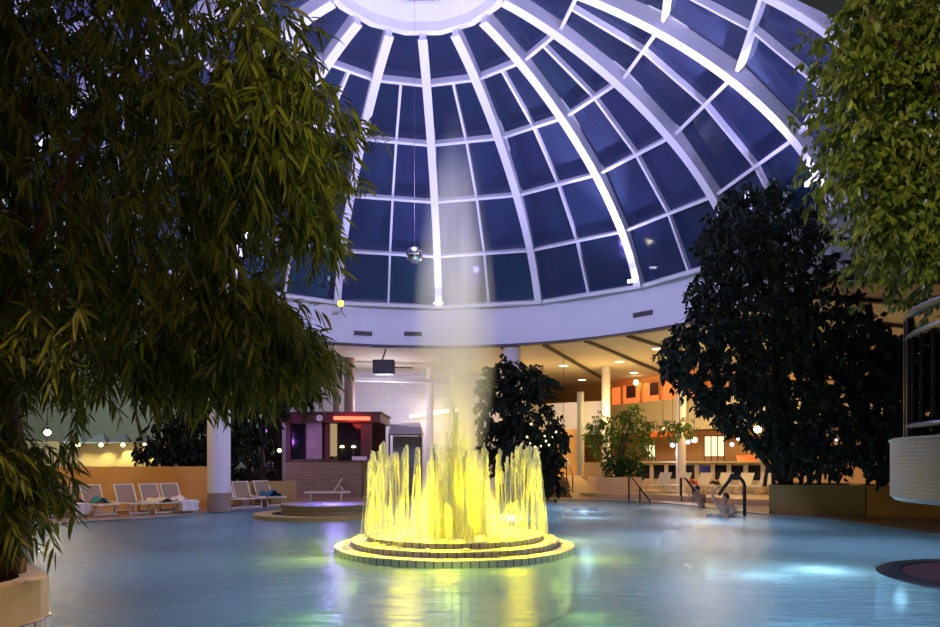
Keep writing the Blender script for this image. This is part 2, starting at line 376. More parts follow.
def mist_material(name, dens, profile, power=1.5, scale=(5, 5, 0.9)):
    """white spray whose density falls from the axis outwards; profile = [(z, radius)] in the object's frame"""
    m, nt, N, L, b = new_mat(name); N.remove(b)
    v = N.new('ShaderNodeVolumePrincipled'); v.inputs['Color'].default_value = (0.95, 0.95, 0.95, 1); v.inputs['Anisotropy'].default_value = 0.0
    tc = N.new('ShaderNodeTexCoord'); sx = N.new('ShaderNodeSeparateXYZ'); L.new(tc.outputs['Object'], sx.inputs[0])
    def math_(op, a, bb=None):
        n = N.new('ShaderNodeMath'); n.operation = op
        for k, q in enumerate((a, bb)):
            if q is None: continue
            if isinstance(q, (int, float)): n.inputs[k].default_value = q
            else: L.new(q, n.inputs[k])
        return n.outputs[0]
    r = math_('SQRT', math_('ADD', math_('MULTIPLY', sx.outputs[0], sx.outputs[0]), math_('MULTIPLY', sx.outputs[1], sx.outputs[1])))
    fc = N.new('ShaderNodeFloatCurve'); zt = profile[-1][0]
    c = fc.mapping.curves[0]; c.points[0].location = (0, profile[0][1] / 2); c.points[1].location = (1, profile[-1][1] / 2)
    for (z, rad) in profile[1:-1]: c.points.new(z / zt, rad / 2)
    fc.mapping.update()
    L.new(math_('DIVIDE', sx.outputs[2], zt), fc.inputs['Value'])
    R = math_('MULTIPLY', fc.outputs[0], 2.0)
    k = math_('MAXIMUM', math_('SUBTRACT', 1.0, math_('DIVIDE', r, math_('MAXIMUM', R, 0.01))), 0.0)
    k = math_('POWER', k, power)
    mp = N.new('ShaderNodeMapping'); mp.inputs['Scale'].default_value = scale; L.new(tc.outputs['Object'], mp.inputs[0])
    n = N.new('ShaderNodeTexNoise'); n.inputs['Scale'].default_value = 1.0; n.inputs['Detail'].default_value = 2; L.new(mp.outputs[0], n.inputs['Vector'])
    mr = N.new('ShaderNodeMapRange'); mr.inputs['From Min'].default_value = 0.3; mr.inputs['From Max'].default_value = 0.7
    mr.inputs['To Min'].default_value = 0.35; mr.inputs['To Max'].default_value = 1.6; L.new(n.outputs['Fac'], mr.inputs['Value'])
    top = N.new('ShaderNodeMapRange'); top.inputs['From Min'].default_value = 0.55 * zt; top.inputs['From Max'].default_value = zt
    top.inputs['To Min'].default_value = 1; top.inputs['To Max'].default_value = 0.0; L.new(sx.outputs[2], top.inputs['Value'])
    L.new(math_('MULTIPLY', math_('MULTIPLY', math_('MULTIPLY', k, mr.outputs[0]), top.outputs[0]), dens), v.inputs['Density'])
    L.new(v.outputs[0], N['Material Output'].inputs['Volume'])
    return m

# ------------------------------------------------------------------ floor, pool
POOL = [(-4.6, 5.3), (-1, 5.2), (3, 5.2), (6.2, 5.9), (9.0, 7.2), (10.8, 9.5), (11.4, 12.2), (10.85, 15.1), (10.75, 16.4), (10.5, 19.0), (9.5, 20.9),
        (8.5, 25.3), (7.2, 27.9), (4.0, 29.2), (1.3, 28.9), (-2.9, 27.2), (-6.3, 24.4), (-8.3, 22.8), (-9.6, 19.7), (-10.8, 18.6), (-11.1, 16.8),
        (-9.6, 13.3), (-8.6, 9.4), (-7.0, 7.9), (-5.6, 6.9), (-4.9, 6.2)]
def smooth_loop(pts, n=6):
    out = []; m = len(pts)
    for i in range(m):
        p0, p1, p2, p3 = (Vector(pts[(i + k - 1) % m]) for k in range(4))
        for s in range(n):
            t = s / n
            out.append(tuple(0.5 * ((2*p1) + (p2-p0)*t + (2*p0-5*p1+4*p2-p3)*t*t + (3*p1-p0-3*p2+p3)*t**3)))
    return out
PL = smooth_loop(POOL, 5)
def filled(outer, inner, z, name, mat, parent=None):
    """a flat face between two outlines"""
    bm = bmesh.new(); es = []
    for loop in (outer, inner):
        vs = [bm.verts.new((x, y, z)) for x, y in loop]
        es += [bm.edges.new((vs[i], vs[(i+1) % len(vs)])) for i in range(len(vs))]
    bmesh.ops.triangle_fill(bm, edges=es, use_beauty=True)
    bmesh.ops.recalc_face_normals(bm, faces=bm.faces)
    uv = bm.loops.layers.uv.new('uv')
    for f in bm.faces:
        for l in f.loops: l[uv].uv = (l.vert.co.x, l.vert.co.y)
    me = bpy.data.meshes.new(name); bm.to_mesh(me); bm.free(); me.materials.append(mat)
    o = bpy.data.objects.new(name, me); COL.objects.link(o)
    if parent is not None: o.parent = parent
    return o
HALL = [(-28, -8), (28, -8), (28, 56), (-28, 56)]
fl = filled(HALL, PL, 0.03, 'floor', M['deck']); tag(fl, kind='structure', label='reddish brown tiled pool deck')
mb = MB()
n = len(PL)
mb.prism(PL, -1.02, 0.03, top=False, bottom=True)
struct('floor_pool_basin', mb, M['pool_tile'])
mb = MB(); cx = sum(p[0] for p in PL)/n; cy = sum(p[1] for p in PL)/n
inner = []
for i in range(n):
    a = Vector(PL[i-1]); c = Vector(PL[(i+1) % n]); t = (c - a).normalized()
    inner.append((PL[i][0] + t.y * 0.28, PL[i][1] - t.x * 0.28))
b0 = len(mb.v)
for (x, y), (u, w) in zip(PL, inner):
    mb.v += [(x, y, 0.034), (u, w, 0.040), (x, y, -0.10)]
L_ = 0
for i in range(n):
    j = (i + 1) % n; d = math.dist(PL[i], PL[j])
    mb.face((b0+3*i, b0+3*j, b0+3*j+1, b0+3*i+1), [(L_,0),(L_+d,0),(L_+d,.28),(L_,.28)])
    mb.face((b0+3*i+2, b0+3*j+2, b0+3*j, b0+3*i), [(L_,0),(L_+d,0),(L_+d,.1),(L_,.1)]); L_ += d
struct('trim_1', mb, tiled('pool_edge_tiles', (0.52, 0.42, 0.36), (0.45, 0.36, 0.32), (0.22, 0.18, 0.16), 0.25, 0.30, 0.01, 0.3), label='pale coping tiles round the pool')
wm = MB(); wm.v = [(x, y, 0.0) for x, y in PL]; wm.face(range(n))
w = wm.build('pool_water', M['water']); tag(w, 'rippled blue green water filling the whole pool', 'water', kind='stuff')
# underwater lamps
def underwater(x, y, e, col=(0.55, 0.85, 1.0), z=-0.45):
    lamp('underwater_light', 'POINT', (x, y, z), e, col, 0.15)
for (x, y, e) in ((5.5, 10.3, 70), (4.4, 9.8, 30), (3.6, 20, 30), (6.8, 18.5, 24), (1.2, 19.6, 40), (7.0, 24.5, 18)):
    underwater(x, y, e)
for (x, y) in ((-5.6, 10.5), (-1.5, 8.2), (4, 8), (8, 13), (4.5, 14.5), (-5.0, 16), (7.2, 18.5), (-7, 20), (-0.8, 21), (3.5, 24.5), (-3.5, 25)):
    o_ = lamp('underwater_fill', 'AREA', (x, y, -.98), 50 if x > 1 else 16, (0.46, 0.66, 1.0), 3.4); o_.rotation_euler = (PI, 0, 0)  # broad fill added on the bottom so the water glows evenly

# round low island at the right
isl = thing('whirl_bench', 'low round submerged platform with dark rim and rosy top in the near right water', 'pool platform', (8.1, 9.4, -1.0))
MB().lathe([(1.95, 0), (1.95, 1.0), (1.90, 1.03), (1.62, 1.03), (1.60, 1.0)], (8.1, 9.4, -1.0), 64).build('rim', plain('dark_slate_rim', (0.07, 0.10, 0.12), 0.3), isl, True)
MB().lathe([(1.60, 1.02), (0.0, 1.03)], (8.1, 9.4, -1.0), 64).build('platform_top', tiled('rosy_mosaic', (0.34, 0.20, 0.20), (0.28, 0.17, 0.19), (0.16, 0.10, 0.11), 0.06, 0.06, 0.006, 0.3), isl, True)

# ------------------------------------------------------------------ hall shell
def wall(name, a, b, z0, z1, t, m, label=None):
    a, b = Vector(a), Vector(b); d = b - a
    return struct(name, MB().box(((a.x+b.x)/2, (a.y+b.y)/2, (z0+z1)/2), (d.length, t, z1-z0), math.atan2(d.y, d.x)), m, label=label)
wall('wall_left', (-28, -8), (-28, 56), 0, SOFFIT, .2, M['dim_wall'])
wall('wall_right', (28, -8), (28, 56), 0, SOFFIT, .2, M['dim_wall'])
wall('wall_back', (-28, 56), (28, 56), 0, SOFFIT, .2, M['dim_wall'])
wall('wall_front', (-28, -8), (28, -8), 0, SOFFIT, .2, M['dim_wall'])
circ = lambda r, n=96: [(DX + r*math.sin(2*PI*k/n), DY + r*math.cos(2*PI*k/n)) for k in range(n)]
ce = filled(HALL, circ(DR + 0.25), SOFFIT, 'ceiling', M['soffit']); tag(ce, kind='structure', label='cream panelled ceiling round the dome')
dz = ZED[5]
struct('wall_drum', MB().lathe([(DR, SOFFIT), (DR, dz - 0.02), (DR + 0.12, dz), (DR + 0.5, dz), (DR + 0.5, SOFFIT), (DR, SOFFIT)], (DX, DY, 0), 128), M['drum'], True, 'smooth pale ring wall carrying the dome')
struct('trim_2', MB().lathe([(DR-0.03, SOFFIT-0.09), (DR-0.03, SOFFIT), (DR+0.3, SOFFIT), (DR+0.3, SOFFIT-0.09)], (DX, DY, 0), 128, close=True), M['dark_trim'], True, 'dark edge strip under the dome ring')
struct('trim_3', MB().lathe([(DR-0.05, dz-0.04), (DR-0.05, dz+0.04), (DR+0.2, dz+0.04), (DR+0.2, dz-0.04)], (DX, DY, 0), 128, close=True), M['white_steel'], True, 'white ledge at the foot of the dome glass')

# ------------------------------------------------------------------ dome
def ring_point(i, j, off=0.0):                       # j may be fractional (mullion at .5, on the flat bay)
    k = math.floor(j); t = j - k
    def q(jj):
        a = TH0 + jj * PI / 8
        return Vector((DX + RHO[i]*math.sin(a), DY + RHO[i]*math.cos(a), ZED[i]))
    p = q(k) * (1 - t) + q(k + 1) * t
    if off:
        c = Vector((DX, DY, 3.3)); p = p + (c - p).normalized() * off
    return p
def bar(mb, a, b, w, d, nrm):
    """a straight bar of width w across and depth d along nrm"""
    t = (b - a); L = t.length; t.normalize(); z = (nrm - t * nrm.dot(t)).normalized(); x = t.cross(z)
    m = Matrix((x, t, z)).transposed()
    return mb.box((a + b) / 2, (w, L, d), rot=m)
ctr = Vector((DX, DY, 3.3))
from mathutils import geometry
poly_r = np.polyfit(range(6), RHO, 3); poly_z = np.polyfit(range(6), ZED, 3)
def rib_pt(u, ang, off):
    r, z = np.polyval(poly_r, u), np.polyval(poly_z, u)
    p = Vector((DX + r*math.sin(ang), DY + r*math.cos(ang), z))
    d = Vector((np.polyval(np.polyder(poly_r), u)*math.sin(ang), np.polyval(np.polyder(poly_r), u)*math.cos(ang), np.polyval(np.polyder(poly_z), u))).normalized()
    side = Vector((math.cos(ang), -math.sin(ang), 0)); nrm = d.cross(side)
    if nrm.dot(ctr - p) < 0: nrm = -nrm
    return p + nrm * off, side
for j in range(16):
    ang = TH0 + j * PI / 8
    mb = MB(); K = 26
    # I section: inner flange, web, outer flange (a closed strip each)
    for (o0, o1, hw) in ((0.44, 0.49, 0.15), (0.02, 0.44, 0.10), (-0.15, 0.02, 0.15)):
        b = len(mb.v)
        for k in range(K + 1):
            u = 5.0 * k / K + (0.0 if k < K else 0.03)
            for off, s in ((o0, -1), (o0, 1), (o1, 1), (o1, -1)):
                p, sd = rib_pt(u, ang, off); mb.v.append(tuple(p + sd * (s * hw)))
        for k in range(K):
            for q in range(4):
                q2 = (q + 1) % 4
                mb.face((b+4*k+q, b+4*k+q2, b+4*k+4+q2, b+4*k+4+q))
        mb.face((b, b+1, b+2, b+3)); mb.face((b+4*K+3, b+4*K+2, b+4*K+1, b+4*K))
    tag(mb.build('ceiling_beam', M['white_steel'], smooth=False), kind='structure', label='white steel rib of the dome')
for j in range(16):
    root = thing('window_%d' % (j + 1), None, None, tuple(ring_point(5, j + .5)), kind='structure')
    pn = MB()
    for i in range(5):
        cols = ((0, 1),) if i == 0 else ((0, .5), (.5, 1))
        for a, b in cols:
            q = [ring_point(i+1, j+a), ring_point(i+1, j+b), ring_point(i, j+b), ring_point(i, j+a)]
            k = len(pn.v); pn.v += [tuple(p) for p in q]; pn.face((k, k+1, k+2, k+3))
    pn.build('pane', M['pane'], root)
    fr = MB()
    for i in range(1, 6):
        a, b = ring_point(i, j, .14), ring_point(i, j + 1, .14)
        bar(fr, a, b, 0.10 if i < 5 else 0.14, 0.28, ctr - (a + b) / 2)
    for i in range(1, 5):
        a, b = ring_point(i, j + .5, .09), ring_point(i + 1, j + .5, .09)
        bar(fr, a, b, 0.085, 0.18, ctr - (a + b) / 2)
    fr.build('window_frame', M['white_steel'], root)
# oculus
oc = thing('window_17', None, None, (DX, DY, ZED[0]), kind='structure')
r0, z0 = RHO[0], ZED[0]
MB().lathe([(r0+0.10, z0-0.22), (r0-0.12, z0-0.22), (r0-0.16, z0+0.05), (r0-0.42, z0+0.42), (r0-0.42, z0+0.52), (r0-0.2, z0+0.55), (r0+0.10, z0+0.35)], (DX, DY, 0), 16, TH0+PI/16, TH0+PI/16+2*PI, close=True).build('oculus_ring', M['white_steel'], oc)
fr = MB(); pn = MB(); r1 = r0 - 0.42; z1 = z0 + 0.50; top = Vector((DX, DY, z1 + 0.75))
for j in range(16):
    a0_, a1_ = TH0 + PI/16 + j*PI/8, TH0 + PI/16 + (j+1)*PI/8
    A = Vector((DX + r1*math.sin(a0_), DY + r1*math.cos(a0_), z1)); B = Vector((DX + r1*math.sin(a1_), DY + r1*math.cos(a1_), z1))
    k = len(pn.v); pn.v += [tuple(A), tuple(B), tuple(top)]; pn.face((k, k+1, k+2))
    bar(fr, A, B, 0.08, 0.08, Vector((0, 0, 1))); bar(fr, A, top, 0.06, 0.08, Vector((0, 0, 1)))
pn.build('pane', M['pane'], oc); fr.build('window_frame', M['white_steel'], oc)

# LED uplight fixtures at the rib feet
def led(u, ang, label, w=0.42):
    p, sd = rib_pt(u, ang, 0.74); p2, _ = rib_pt(u, ang, 0.495)
    t = thing('led_uplight', label, 'light fixture', tuple(p), 'LED uplights at the feet of the dome ribs')
    rot = -ang
    MB().box(p + Vector((0, 0, -0.03)), (w, 0.10, 0.05), rot).build('housing', M['white_steel'], t)
    MB().box(p + Vector((0, 0, 0.015)), (w * 0.92, 0.08, 0.04), rot).build('lens', M['lamp_led'], t)
    MB().tube([p, p2], 0.02, 6).build('bracket', M['dark_trim'], t)
for j, u, lb in ((0, 4.9, 'glowing LED bar at the foot of the middle dome rib above the fountain'), (2, 4.85, 'glowing LED bar at the foot of the brightest rib above the right ceiling'),
                 (4, 4.55, 'glowing LED bar on the rib beside the pale green leaves of the near right tree')):
    led(u, TH0 + j * PI / 8, lb)
# yellow spotlight on the drum ledge
a = math.atan2(-0.196*P*0.9, 0.34*P)
yl = W(341, 303, 27.9)
t = thing('stage_spotlight', 'small yellow glowing spotlight on the dome ledge beside the left tree', 'spotlight', tuple(yl))
MB().tube([yl + Vector((0, .25, 0)), yl + Vector((0, -.05, -.03))], [0.09, 0.13], 14).build('housing', M['black'], t)
MB().tube([yl + Vector((0, -.05, -.03)), yl + Vector((0, -.07, -.035))], 0.12, 14).build('lens', M['lamp_yellow'], t)
MB().tube([yl + Vector((0, .1, 0)), yl + Vector((0, .1, -.35)), yl + Vector((0, 1.0, -.35))], 0.02, 6).build('bracket', M['dark_trim'], t)
# vents in the drum
for px, py, w_, lb in ((363, 333.5, 19, 'dark slot vent in the dome ring nearest the left tree'), (413, 334, 19, 'dark slot vent in the dome ring left of the fountain mist'),
                       (643, 314, 19, 'dark slot vent in the dome ring above the right ceiling')):
    ux = (px - 470) / F
    A_ = 1 + ux*ux; B_ = -2*(ux*DX + DY); C_ = DX*DX + DY*DY - (DR-0.01)**2
    Yv = (-B_ + math.sqrt(B_*B_ - 4*A_*C_)) / (2*A_); c = W(px, py, Yv); an = math.atan2(c.x - DX, c.y - DY)
    v = thing('air_vent', lb, 'vent', tuple(c), 'slot vents in the dome ring')
    MB().box(c, (w_/F*Yv/math.cos(an*0.8), 0.03, 0.26), -an).build('vent_frame', M['drum'], v)
    MB().box(c - Vector((math.sin(an), math.cos(an), 0)) * 0.02, (w_/F*Yv/math.cos(an*0.8) - 0.06, 0.03, 0.20), -an).build('louvre_panel', M['dark_trim'], v)
# mirror ball
bc = W(419.5, 255, DY)
mbt = thing('mirror_ball', 'silver mirrored disco ball hanging in front of the dome glass', 'mirror ball', (DX, DY, bc.z))
mball = plain('mirror_facets', (0.85, 0.85, 0.85), 0.08, 1.0, 0)
b_ = MB(); seg = 26; rings = 16; R_ = 0.23
for i in range(rings):
    t0, t1 = PI*i/rings, PI*(i+1)/rings; nn = max(4, int(seg*math.sin((t0+t1)/2)))
    for k in range(nn):
        w0, w1 = 2*PI*(k+.04)/nn, 2*PI*(k+.96)/nn
        q = [(R_*math.sin(t)*math.cos(w_)+DX, R_*math.sin(t)*math.sin(w_)+DY, R_*math.cos(t)+bc.z) for t, w_ in ((t0+.01,w0),(t1-.01,w0),(t1-.01,w1),(t0+.01,w1))]
        z = len(b_.v); b_.v += q; b_.face((z, z+1, z+2, z+3))
b_.build('mirror_tiles', mball, mbt)
MB().sphere((DX, DY, bc.z), R_*0.985, 20, 14).build('ball_core', M['dark_trim'], mbt, True)
MB().tube([(DX, DY, bc.z + .2), (DX, DY, z1 + 0.7)], 0.003, 5).build('cord', M['dark_trim'], mbt)

# radial ceiling beams and downlights
for k in range(40):
    an = TH0 + PI/40 + k * 2*PI/40
    r_in, r_out = DR + 0.4, DR + 13.0
    a = Vector((DX + r_in*math.sin(an), DY + r_in*math.cos(an), SOFFIT - 0.06)); b = Vector((DX + r_out*math.sin(an), DY + r_out*math.cos(an), SOFFIT - 0.06))
    if k in (19, 20): continue
    m_ = MB(); bar(m_, a, b, 0.16, 0.12, Vector((0, 0, 1)))
    if 1 <= k <= 14: tag(m_.build('ceiling_beam', M['beam']), kind='structure', label='dark timber strip across the cream ceiling')
def downlight(px, py, lb):
    Y = (SOFFIT - 0.03 - EYE) * F / (Y0 - py); c = W(px, py, Y)
    t = thing('recessed_downlight', lb, 'ceiling light', (c.x, c.y, SOFFIT), 'downlights in the cream ceiling')
    MB().lathe([(0.30, 0), (0.30, -0.03), (0.24, -0.035), (0.23, 0)], (c.x, c.y, SOFFIT), 20).build('bezel', M['white_steel'], t, True)
    MB().lathe([(0.235, -0.02), (0, -0.022)], (c.x, c.y, SOFFIT), 20).build('lens', M['lamp_warm'], t)
for px, py, lb in ((563.5, 366, 'round downlight nearest the grey column in the right ceiling'), (619.5, 362, 'round downlight above the orange windows, near the dome edge'),
                   (582, 380, 'small round downlight at the far edge of the ceiling left of the white column'), (634, 373, 'small round downlight just above the orange windows'),
                   (657.5, 349, 'round downlight beside the top twigs of the dark round tree')):
    downlight(px, py, lb)

# ------------------------------------------------------------------ columns
def column(px, Y, dia, z1, lb, foot=0.0, m='column', z0=0.03):
    X = (px - 470) / F * Y
    c = thing('wall_column', lb, 'column', (X, Y, z0), kind='structure')
    MB().lathe([(dia/2, z0+foot), (dia/2, z1)], (X, Y, 0), 28).build('shaft', M[m], c, True)
    if foot: MB().lathe([(dia/2+.01, z0), (dia/2+.01, z0+foot), (dia/2, z0+foot+0.01)], (X, Y, 0), 28).build('column_foot', M['column_foot'], c, True)
column(219, 22.3, 0.75, 4.3, 'white round column with brown foot at the pool', 0.62)
column(512, 30.1, 0.82, SOFFIT, 'pale round column behind the middle tree')
column(606, 36.6, 0.48, SOFFIT, 'white round column in front of the orange windows')
column(681, 33.3, 0.48, SOFFIT, 'white round column at the restaurant')
column(580.5, 36.6, 0.38, 5.6, 'thin grey column beside the peach wall', 0, 'grey_paint')
column(337, 33.0, 0.40, SOFFIT, 'dark reddish post above the kiosk', 0, 'column_foot')
column(349.5, 33.6, 0.52, SOFFIT, 'grey brown post above the kiosk', 0, 'column_foot')
column(430, 37.0, 0.4, SOFFIT, 'pale column behind the mist')
column(452, 37.2, 0.35, SOFFIT, 'pale column behind the mist')

# ------------------------------------------------------------------ left side: low ochre wall, far pale wall with lamps and awnings
wall('wall_ochre', (-19, 23.7), (-9.75, 24.9), 0.03, 1.53, .25, M['orange_wall'], 'low ochre wall behind the left loungers')
wall('wall_planter_left', (-9.6, 25.3), (-6.9, 26.0), 0.03, 0.95, .25, M['ochre_dark'], 'low tan wall under the dark tree')
wall('wall_pale', (-26, 29.5), (-14.0, 30.8), 0.03, 2.65, .2, M['cream_wall'], 'pale wall lit by four small yellow lamps')
wall('wall_green', (-26, 33), (-11.0, 34.5), 0.03, SOFFIT, .2, M['green_wall'], 'dull green wall above the little awnings')
for k, (px, lb) in enumerate(((79, 'small grey awning peak nearest the long-leaved fronds'), (102, 'second small awning, blue grey, on the pale wall'), (124, 'third small awning, blue grey, on the pale wall'), (146, 'small mauve awning peak beside the dark tree'))):
    Y = 29.9 + (px - 79) * 0.013; c = W(px, 443, Y); w_ = 21/F*Y
    t = thing('awning', lb, 'awning', tuple(c), 'little awnings above the yellow lamps')
    q = MB(); b = len(q.v)
    q.v += [(c.x-w_/2, c.y-.55, c.z), (c.x+w_/2, c.y-.55, c.z), (c.x+w_/2, c.y, c.z), (c.x-w_/2, c.y, c.z), (c.x-w_*.12, c.y-.12, c.z+.42), (c.x+w_*.12, c.y-.12, c.z+.42), (c.x+w_*.12, c.y, c.z+.42), (c.x-w_*.12, c.y, c.z+.42)]
    for f in ((0,1,5,4),(1,2,6,5),(3,0,4,7),(4,5,6,7),(2,3,7,6)): q.face([b+i for i in f])
    q.build('canopy', M['awning'], t)
    MB().tube([(c.x-w_/2, c.y-.55, c.z), (c.x+w_/2, c.y-.55, c.z)], 0.03, 6).build('valance', M['white_steel'], t)
    l = W(px - 1, 445, Y - .45)
    t = thing('wall_lamp', ('small yellow lamp under the awning peak nearest the fronds', 'small yellow lamp under the second awning', 'small yellow lamp under the third awning', 'small yellow lamp under the mauve awning')[k], 'wall lamp', tuple(l), 'yellow lamps on the pale wall')
    MB().sphere(l, 0.085, 12, 8).build('bulb', M['lamp_warm'], t, True)
    MB().tube([l, l + Vector((0, .6, .02))], 0.02, 6).build('arm', M['dark_trim'], t)
    lamp('wall_lamp_light', 'SPOT', l - Vector((0, 0, .1)), 60, (1, .82, .25), .05, l + Vector((0, .55, -.75)), 75, .8)

def hanging_lamp(px, py, Y, m, r, lb, light=None, col=(1, .8, .4), cord_to=SOFFIT, name='globe_lamp'):
    c = W(px, py, Y)
    r *= .72; t = thing(name, lb, 'lamp', tuple(c), 'small globe lamps under the gallery ceiling')
    MB().sphere(c, r, 14, 9).build('globe', M[m], t, True)
    MB().tube([c + Vector((0, 0, r*.8)), c + Vector((0, 0, r + .1))], r*.4, 8).build('lamp_cap', M['dark_trim'], t)
    MB().tube([c + Vector((0, 0, r + .08)), Vector((c.x, c.y, cord_to))], 0.012, 5).build('cord', M['dark_trim'], t)
    if light: lamp('globe_lamp_light', 'POINT', c - Vector((0, 0, r + .25)), light, col, r)
hanging_lamp(47.5, 432.5, 21.0, 'lamp_big', 0.13, 'bright warm globe lamp glimpsed through the long leaves', 40)
hanging_lamp(264, 430.5, 29.0, 'lamp_violet', 0.16, 'violet globe lamp beside the dark tree and kiosk', 60, (.5, .15, 1))
hanging_lamp(279.5, 450.5, 28.5, 'lamp_warm', 0.11, 'dim yellow globe lamp low beside the kiosk', 18)

# ------------------------------------------------------------------ kiosk and back wall
wall('wall_back_white', (-11.0, 38.5), (3.6, 38.5), 0.03, SOFFIT, .2, M['white_wall'], 'white painted brick wall behind the kiosk')
k0, k1, KY = W(285, 0, 31).x, W(377, 0, 31).x, 31.0
kz0, kz1 = 1.70, 4.02
kw = k1 - k0
ks = thing('bar_kiosk', 'maroon bar kiosk with flat roof and dark windows on a stone base', 'kiosk', ((k0+k1)/2, KY, .03))
bx = lambda c, s, nm, m, p: MB().box(c, s).build(nm, M[m], p)
bs = MB().box(((k0+k1)/2 - .35, KY + .9, (kz0+.03)/2), (kw-.8, 1.8, kz0-.03)).build('stone_base', M['stone'], ks)
bx(((k0+k1)/2, KY+1.6, kz1-.24), (kw+.35, 3.6, .42), 'roof', 'maroon', ks)
bx(((k0+k1)/2, KY+1.6, kz1+.0), (kw+.5, 3.8, .07), 'roof_edge', 'dark_trim', ks)
bx(((k0+k1)/2, KY+3.2, (kz0+kz1)/2), (kw, .1, kz1-kz0-.2), 'rear_panel', 'maroon', ks)
for px in (288, 327, 366):
    x = W(px, 0, 31).x; bx((x, KY+.12, (kz0+kz1)/2-.1), (.22 if px != 366 else .5, .2, kz1-kz0-.3), 'post', 'maroon', ks)
x = W(306, 0, 31).x; bx((x+.35, KY+.16, 2.72), (.75, .05, 1.75), 'poster', 'poster', ks)
bx((x-.45, KY+.2, 2.65), (.62, .05, 1.7), 'window_panel', 'dark_glass', ks)
x = W(331, 0, 31).x; bx((x, KY+.35, 2.75), (.42, .05, 1.55), 'lit_door_panel', 'lit_door', ks); bx((x-.27, KY+.3, 2.7), (.07, .08, 1.85), 'door_jamb', 'white_steel', ks)
x = W(350, 0, 31).x; bx((x-.1, KY+.5, 2.65), (1.1, .05, 1.8), 'serving_window', 'dark_glass', ks)
bx((x+.45, KY+.1, 1.85), (.7, .3, .22), 'counter_ledge', 'white_steel', ks)
bx(((k0+k1)/2, KY+.2, kz0+.04), (kw, .5, .08), 'sill', 'maroon', ks)
x = W(368, 0, 31).x; bx((x+.1, KY+.3, .9), (.10, .1, 1.7), 'support_post', 'dark_trim', ks)
nA, nB = W(334, 418, 30.75), W(370, 418.5, 30.75)
t = thing('neon_tube', 'glowing red neon tube along the kiosk roof edge', 'neon light', tuple(nA))
MB().tube([nA, nB], 0.085, 10).build('tube', M['neon'], t, True)
for q in (.05, .95): MB().tube([nA.lerp(nB, q), nA.lerp(nB, q) + Vector((0, .3, 0))], 0.03, 6).build('bracket', M['dark_trim'], t)
lamp('neon_light', 'POINT', nA.lerp(nB, .5) - Vector((0, .35, .1)), 25, (1, .08, .05), .3)
c = W(319.5, 418, 30.75)
t = thing('wall_clock', 'round pale clock on the kiosk fascia left of the red neon tube', 'clock', tuple(c))
MB().tube([c + Vector((0, .1, 0)), c + Vector((0, -.02, 0))], 0.15, 22).build('clock_face', M['column'], t)
MB().tube([c + Vector((0, .1, 0)), c + Vector((0, -.01, 0))], 0.175, 22).build('bezel', M['dark_trim'], t)
h = MB(); bar(h, c + Vector((0, -.03, 0)), c + Vector((.0, -.03, .10)), .012, .006, Vector((0, 1, 0))); bar(h, c + Vector((0, -.03, 0)), c + Vector((.07, -.03, -.03)), .012, .006, Vector((0, 1, 0))); h.build('clock_hand', M['black'], t)
for px, lb in ((342, 'small bright bar lamp in the kiosk window by the door'), (353.5, 'small bright bar lamp in the kiosk window by the fountain')):
    c = W(px, 447.5, 31.3); t = thing('counter_lamp', lb, 'lamp', (c.x, c.y, c.z - .12), 'lamps in the kiosk window')
    MB().tube([(c.x, c.y, 1.93), (c.x, c.y, c.z)], 0.02, 6).build('stem', M['dark_trim'], t)
    MB().tube([c, c + Vector((.0, 0, .09))], [.10, .06], 10).build('lamp_shade', M['lamp_warm'], t)
# white awning right of the kiosk
c = W(400, 430, 32); t = thing('canvas_awning', 'off-white canvas canopy over a dark counter right of the kiosk', 'awning', (c.x, 32, .03))
pz = lambda py: EYE + (Y0-py)/F*32
q = MB(); b = 0; xa, xb = W(388, 0, 32).x, W(421, 0, 32).x
q.v += [(xa,32,pz(434)),(xb,32,pz(434)),(xb,32,pz(428)),(xa+.1,32,pz(424)),(xa,34,pz(434)),(xb,34,pz(434)),(xb-.2,34,pz(420)),(xa+.2,34,pz(420))]
for f in ((0,1,2,3),(3,2,6,7),(1,5,6,2),(4,0,3,7),(5,4,7,6),(0,4,5,1)): q.face(f)
q.build('canopy', M['fabric_white'], t)
bx(((xa+xb)/2, 33.6, pz(434)/2), (xb-xa-.1, .1, pz(434)-.1), 'dark_back', 'grey_paint', t)
bx(((xa+xb)/2, 32.6, .75), (xb-xa-.1, .8, 1.4), 'counter', 'dim_wall', t)
for x in (xa+.06, xb-.06): bx((x, 32.06, pz(434)/2), (.08, .08, pz(434)), 'post', 'dark_trim', t)
A_, B_ = W(410, 416.5, 37.6), W(458, 409.5, 37.6)
t = thing('strip_light', 'long cream strip light on the white wall behind the fountain', 'strip light', tuple(A_))
MB().tube([A_, B_], 0.09, 8).build('tube', M['strip_warm'], t); bar(MB(), A_, B_, .1, .1, Vector((0, 1, 0)))
for q_ in (.1, .9): MB().tube([A_.lerp(B_, q_), A_.lerp(B_, q_) + Vector((0, .78, 0))], 0.03, 6).build('bracket', M['dark_trim'], t)
lamp('strip_light_glow', 'AREA', A_.lerp(B_, .4) - Vector((0, .4, .1)), 25, (1, .82, .5), 1.2, A_.lerp(B_, .4) + Vector((0, 1, -.9)))
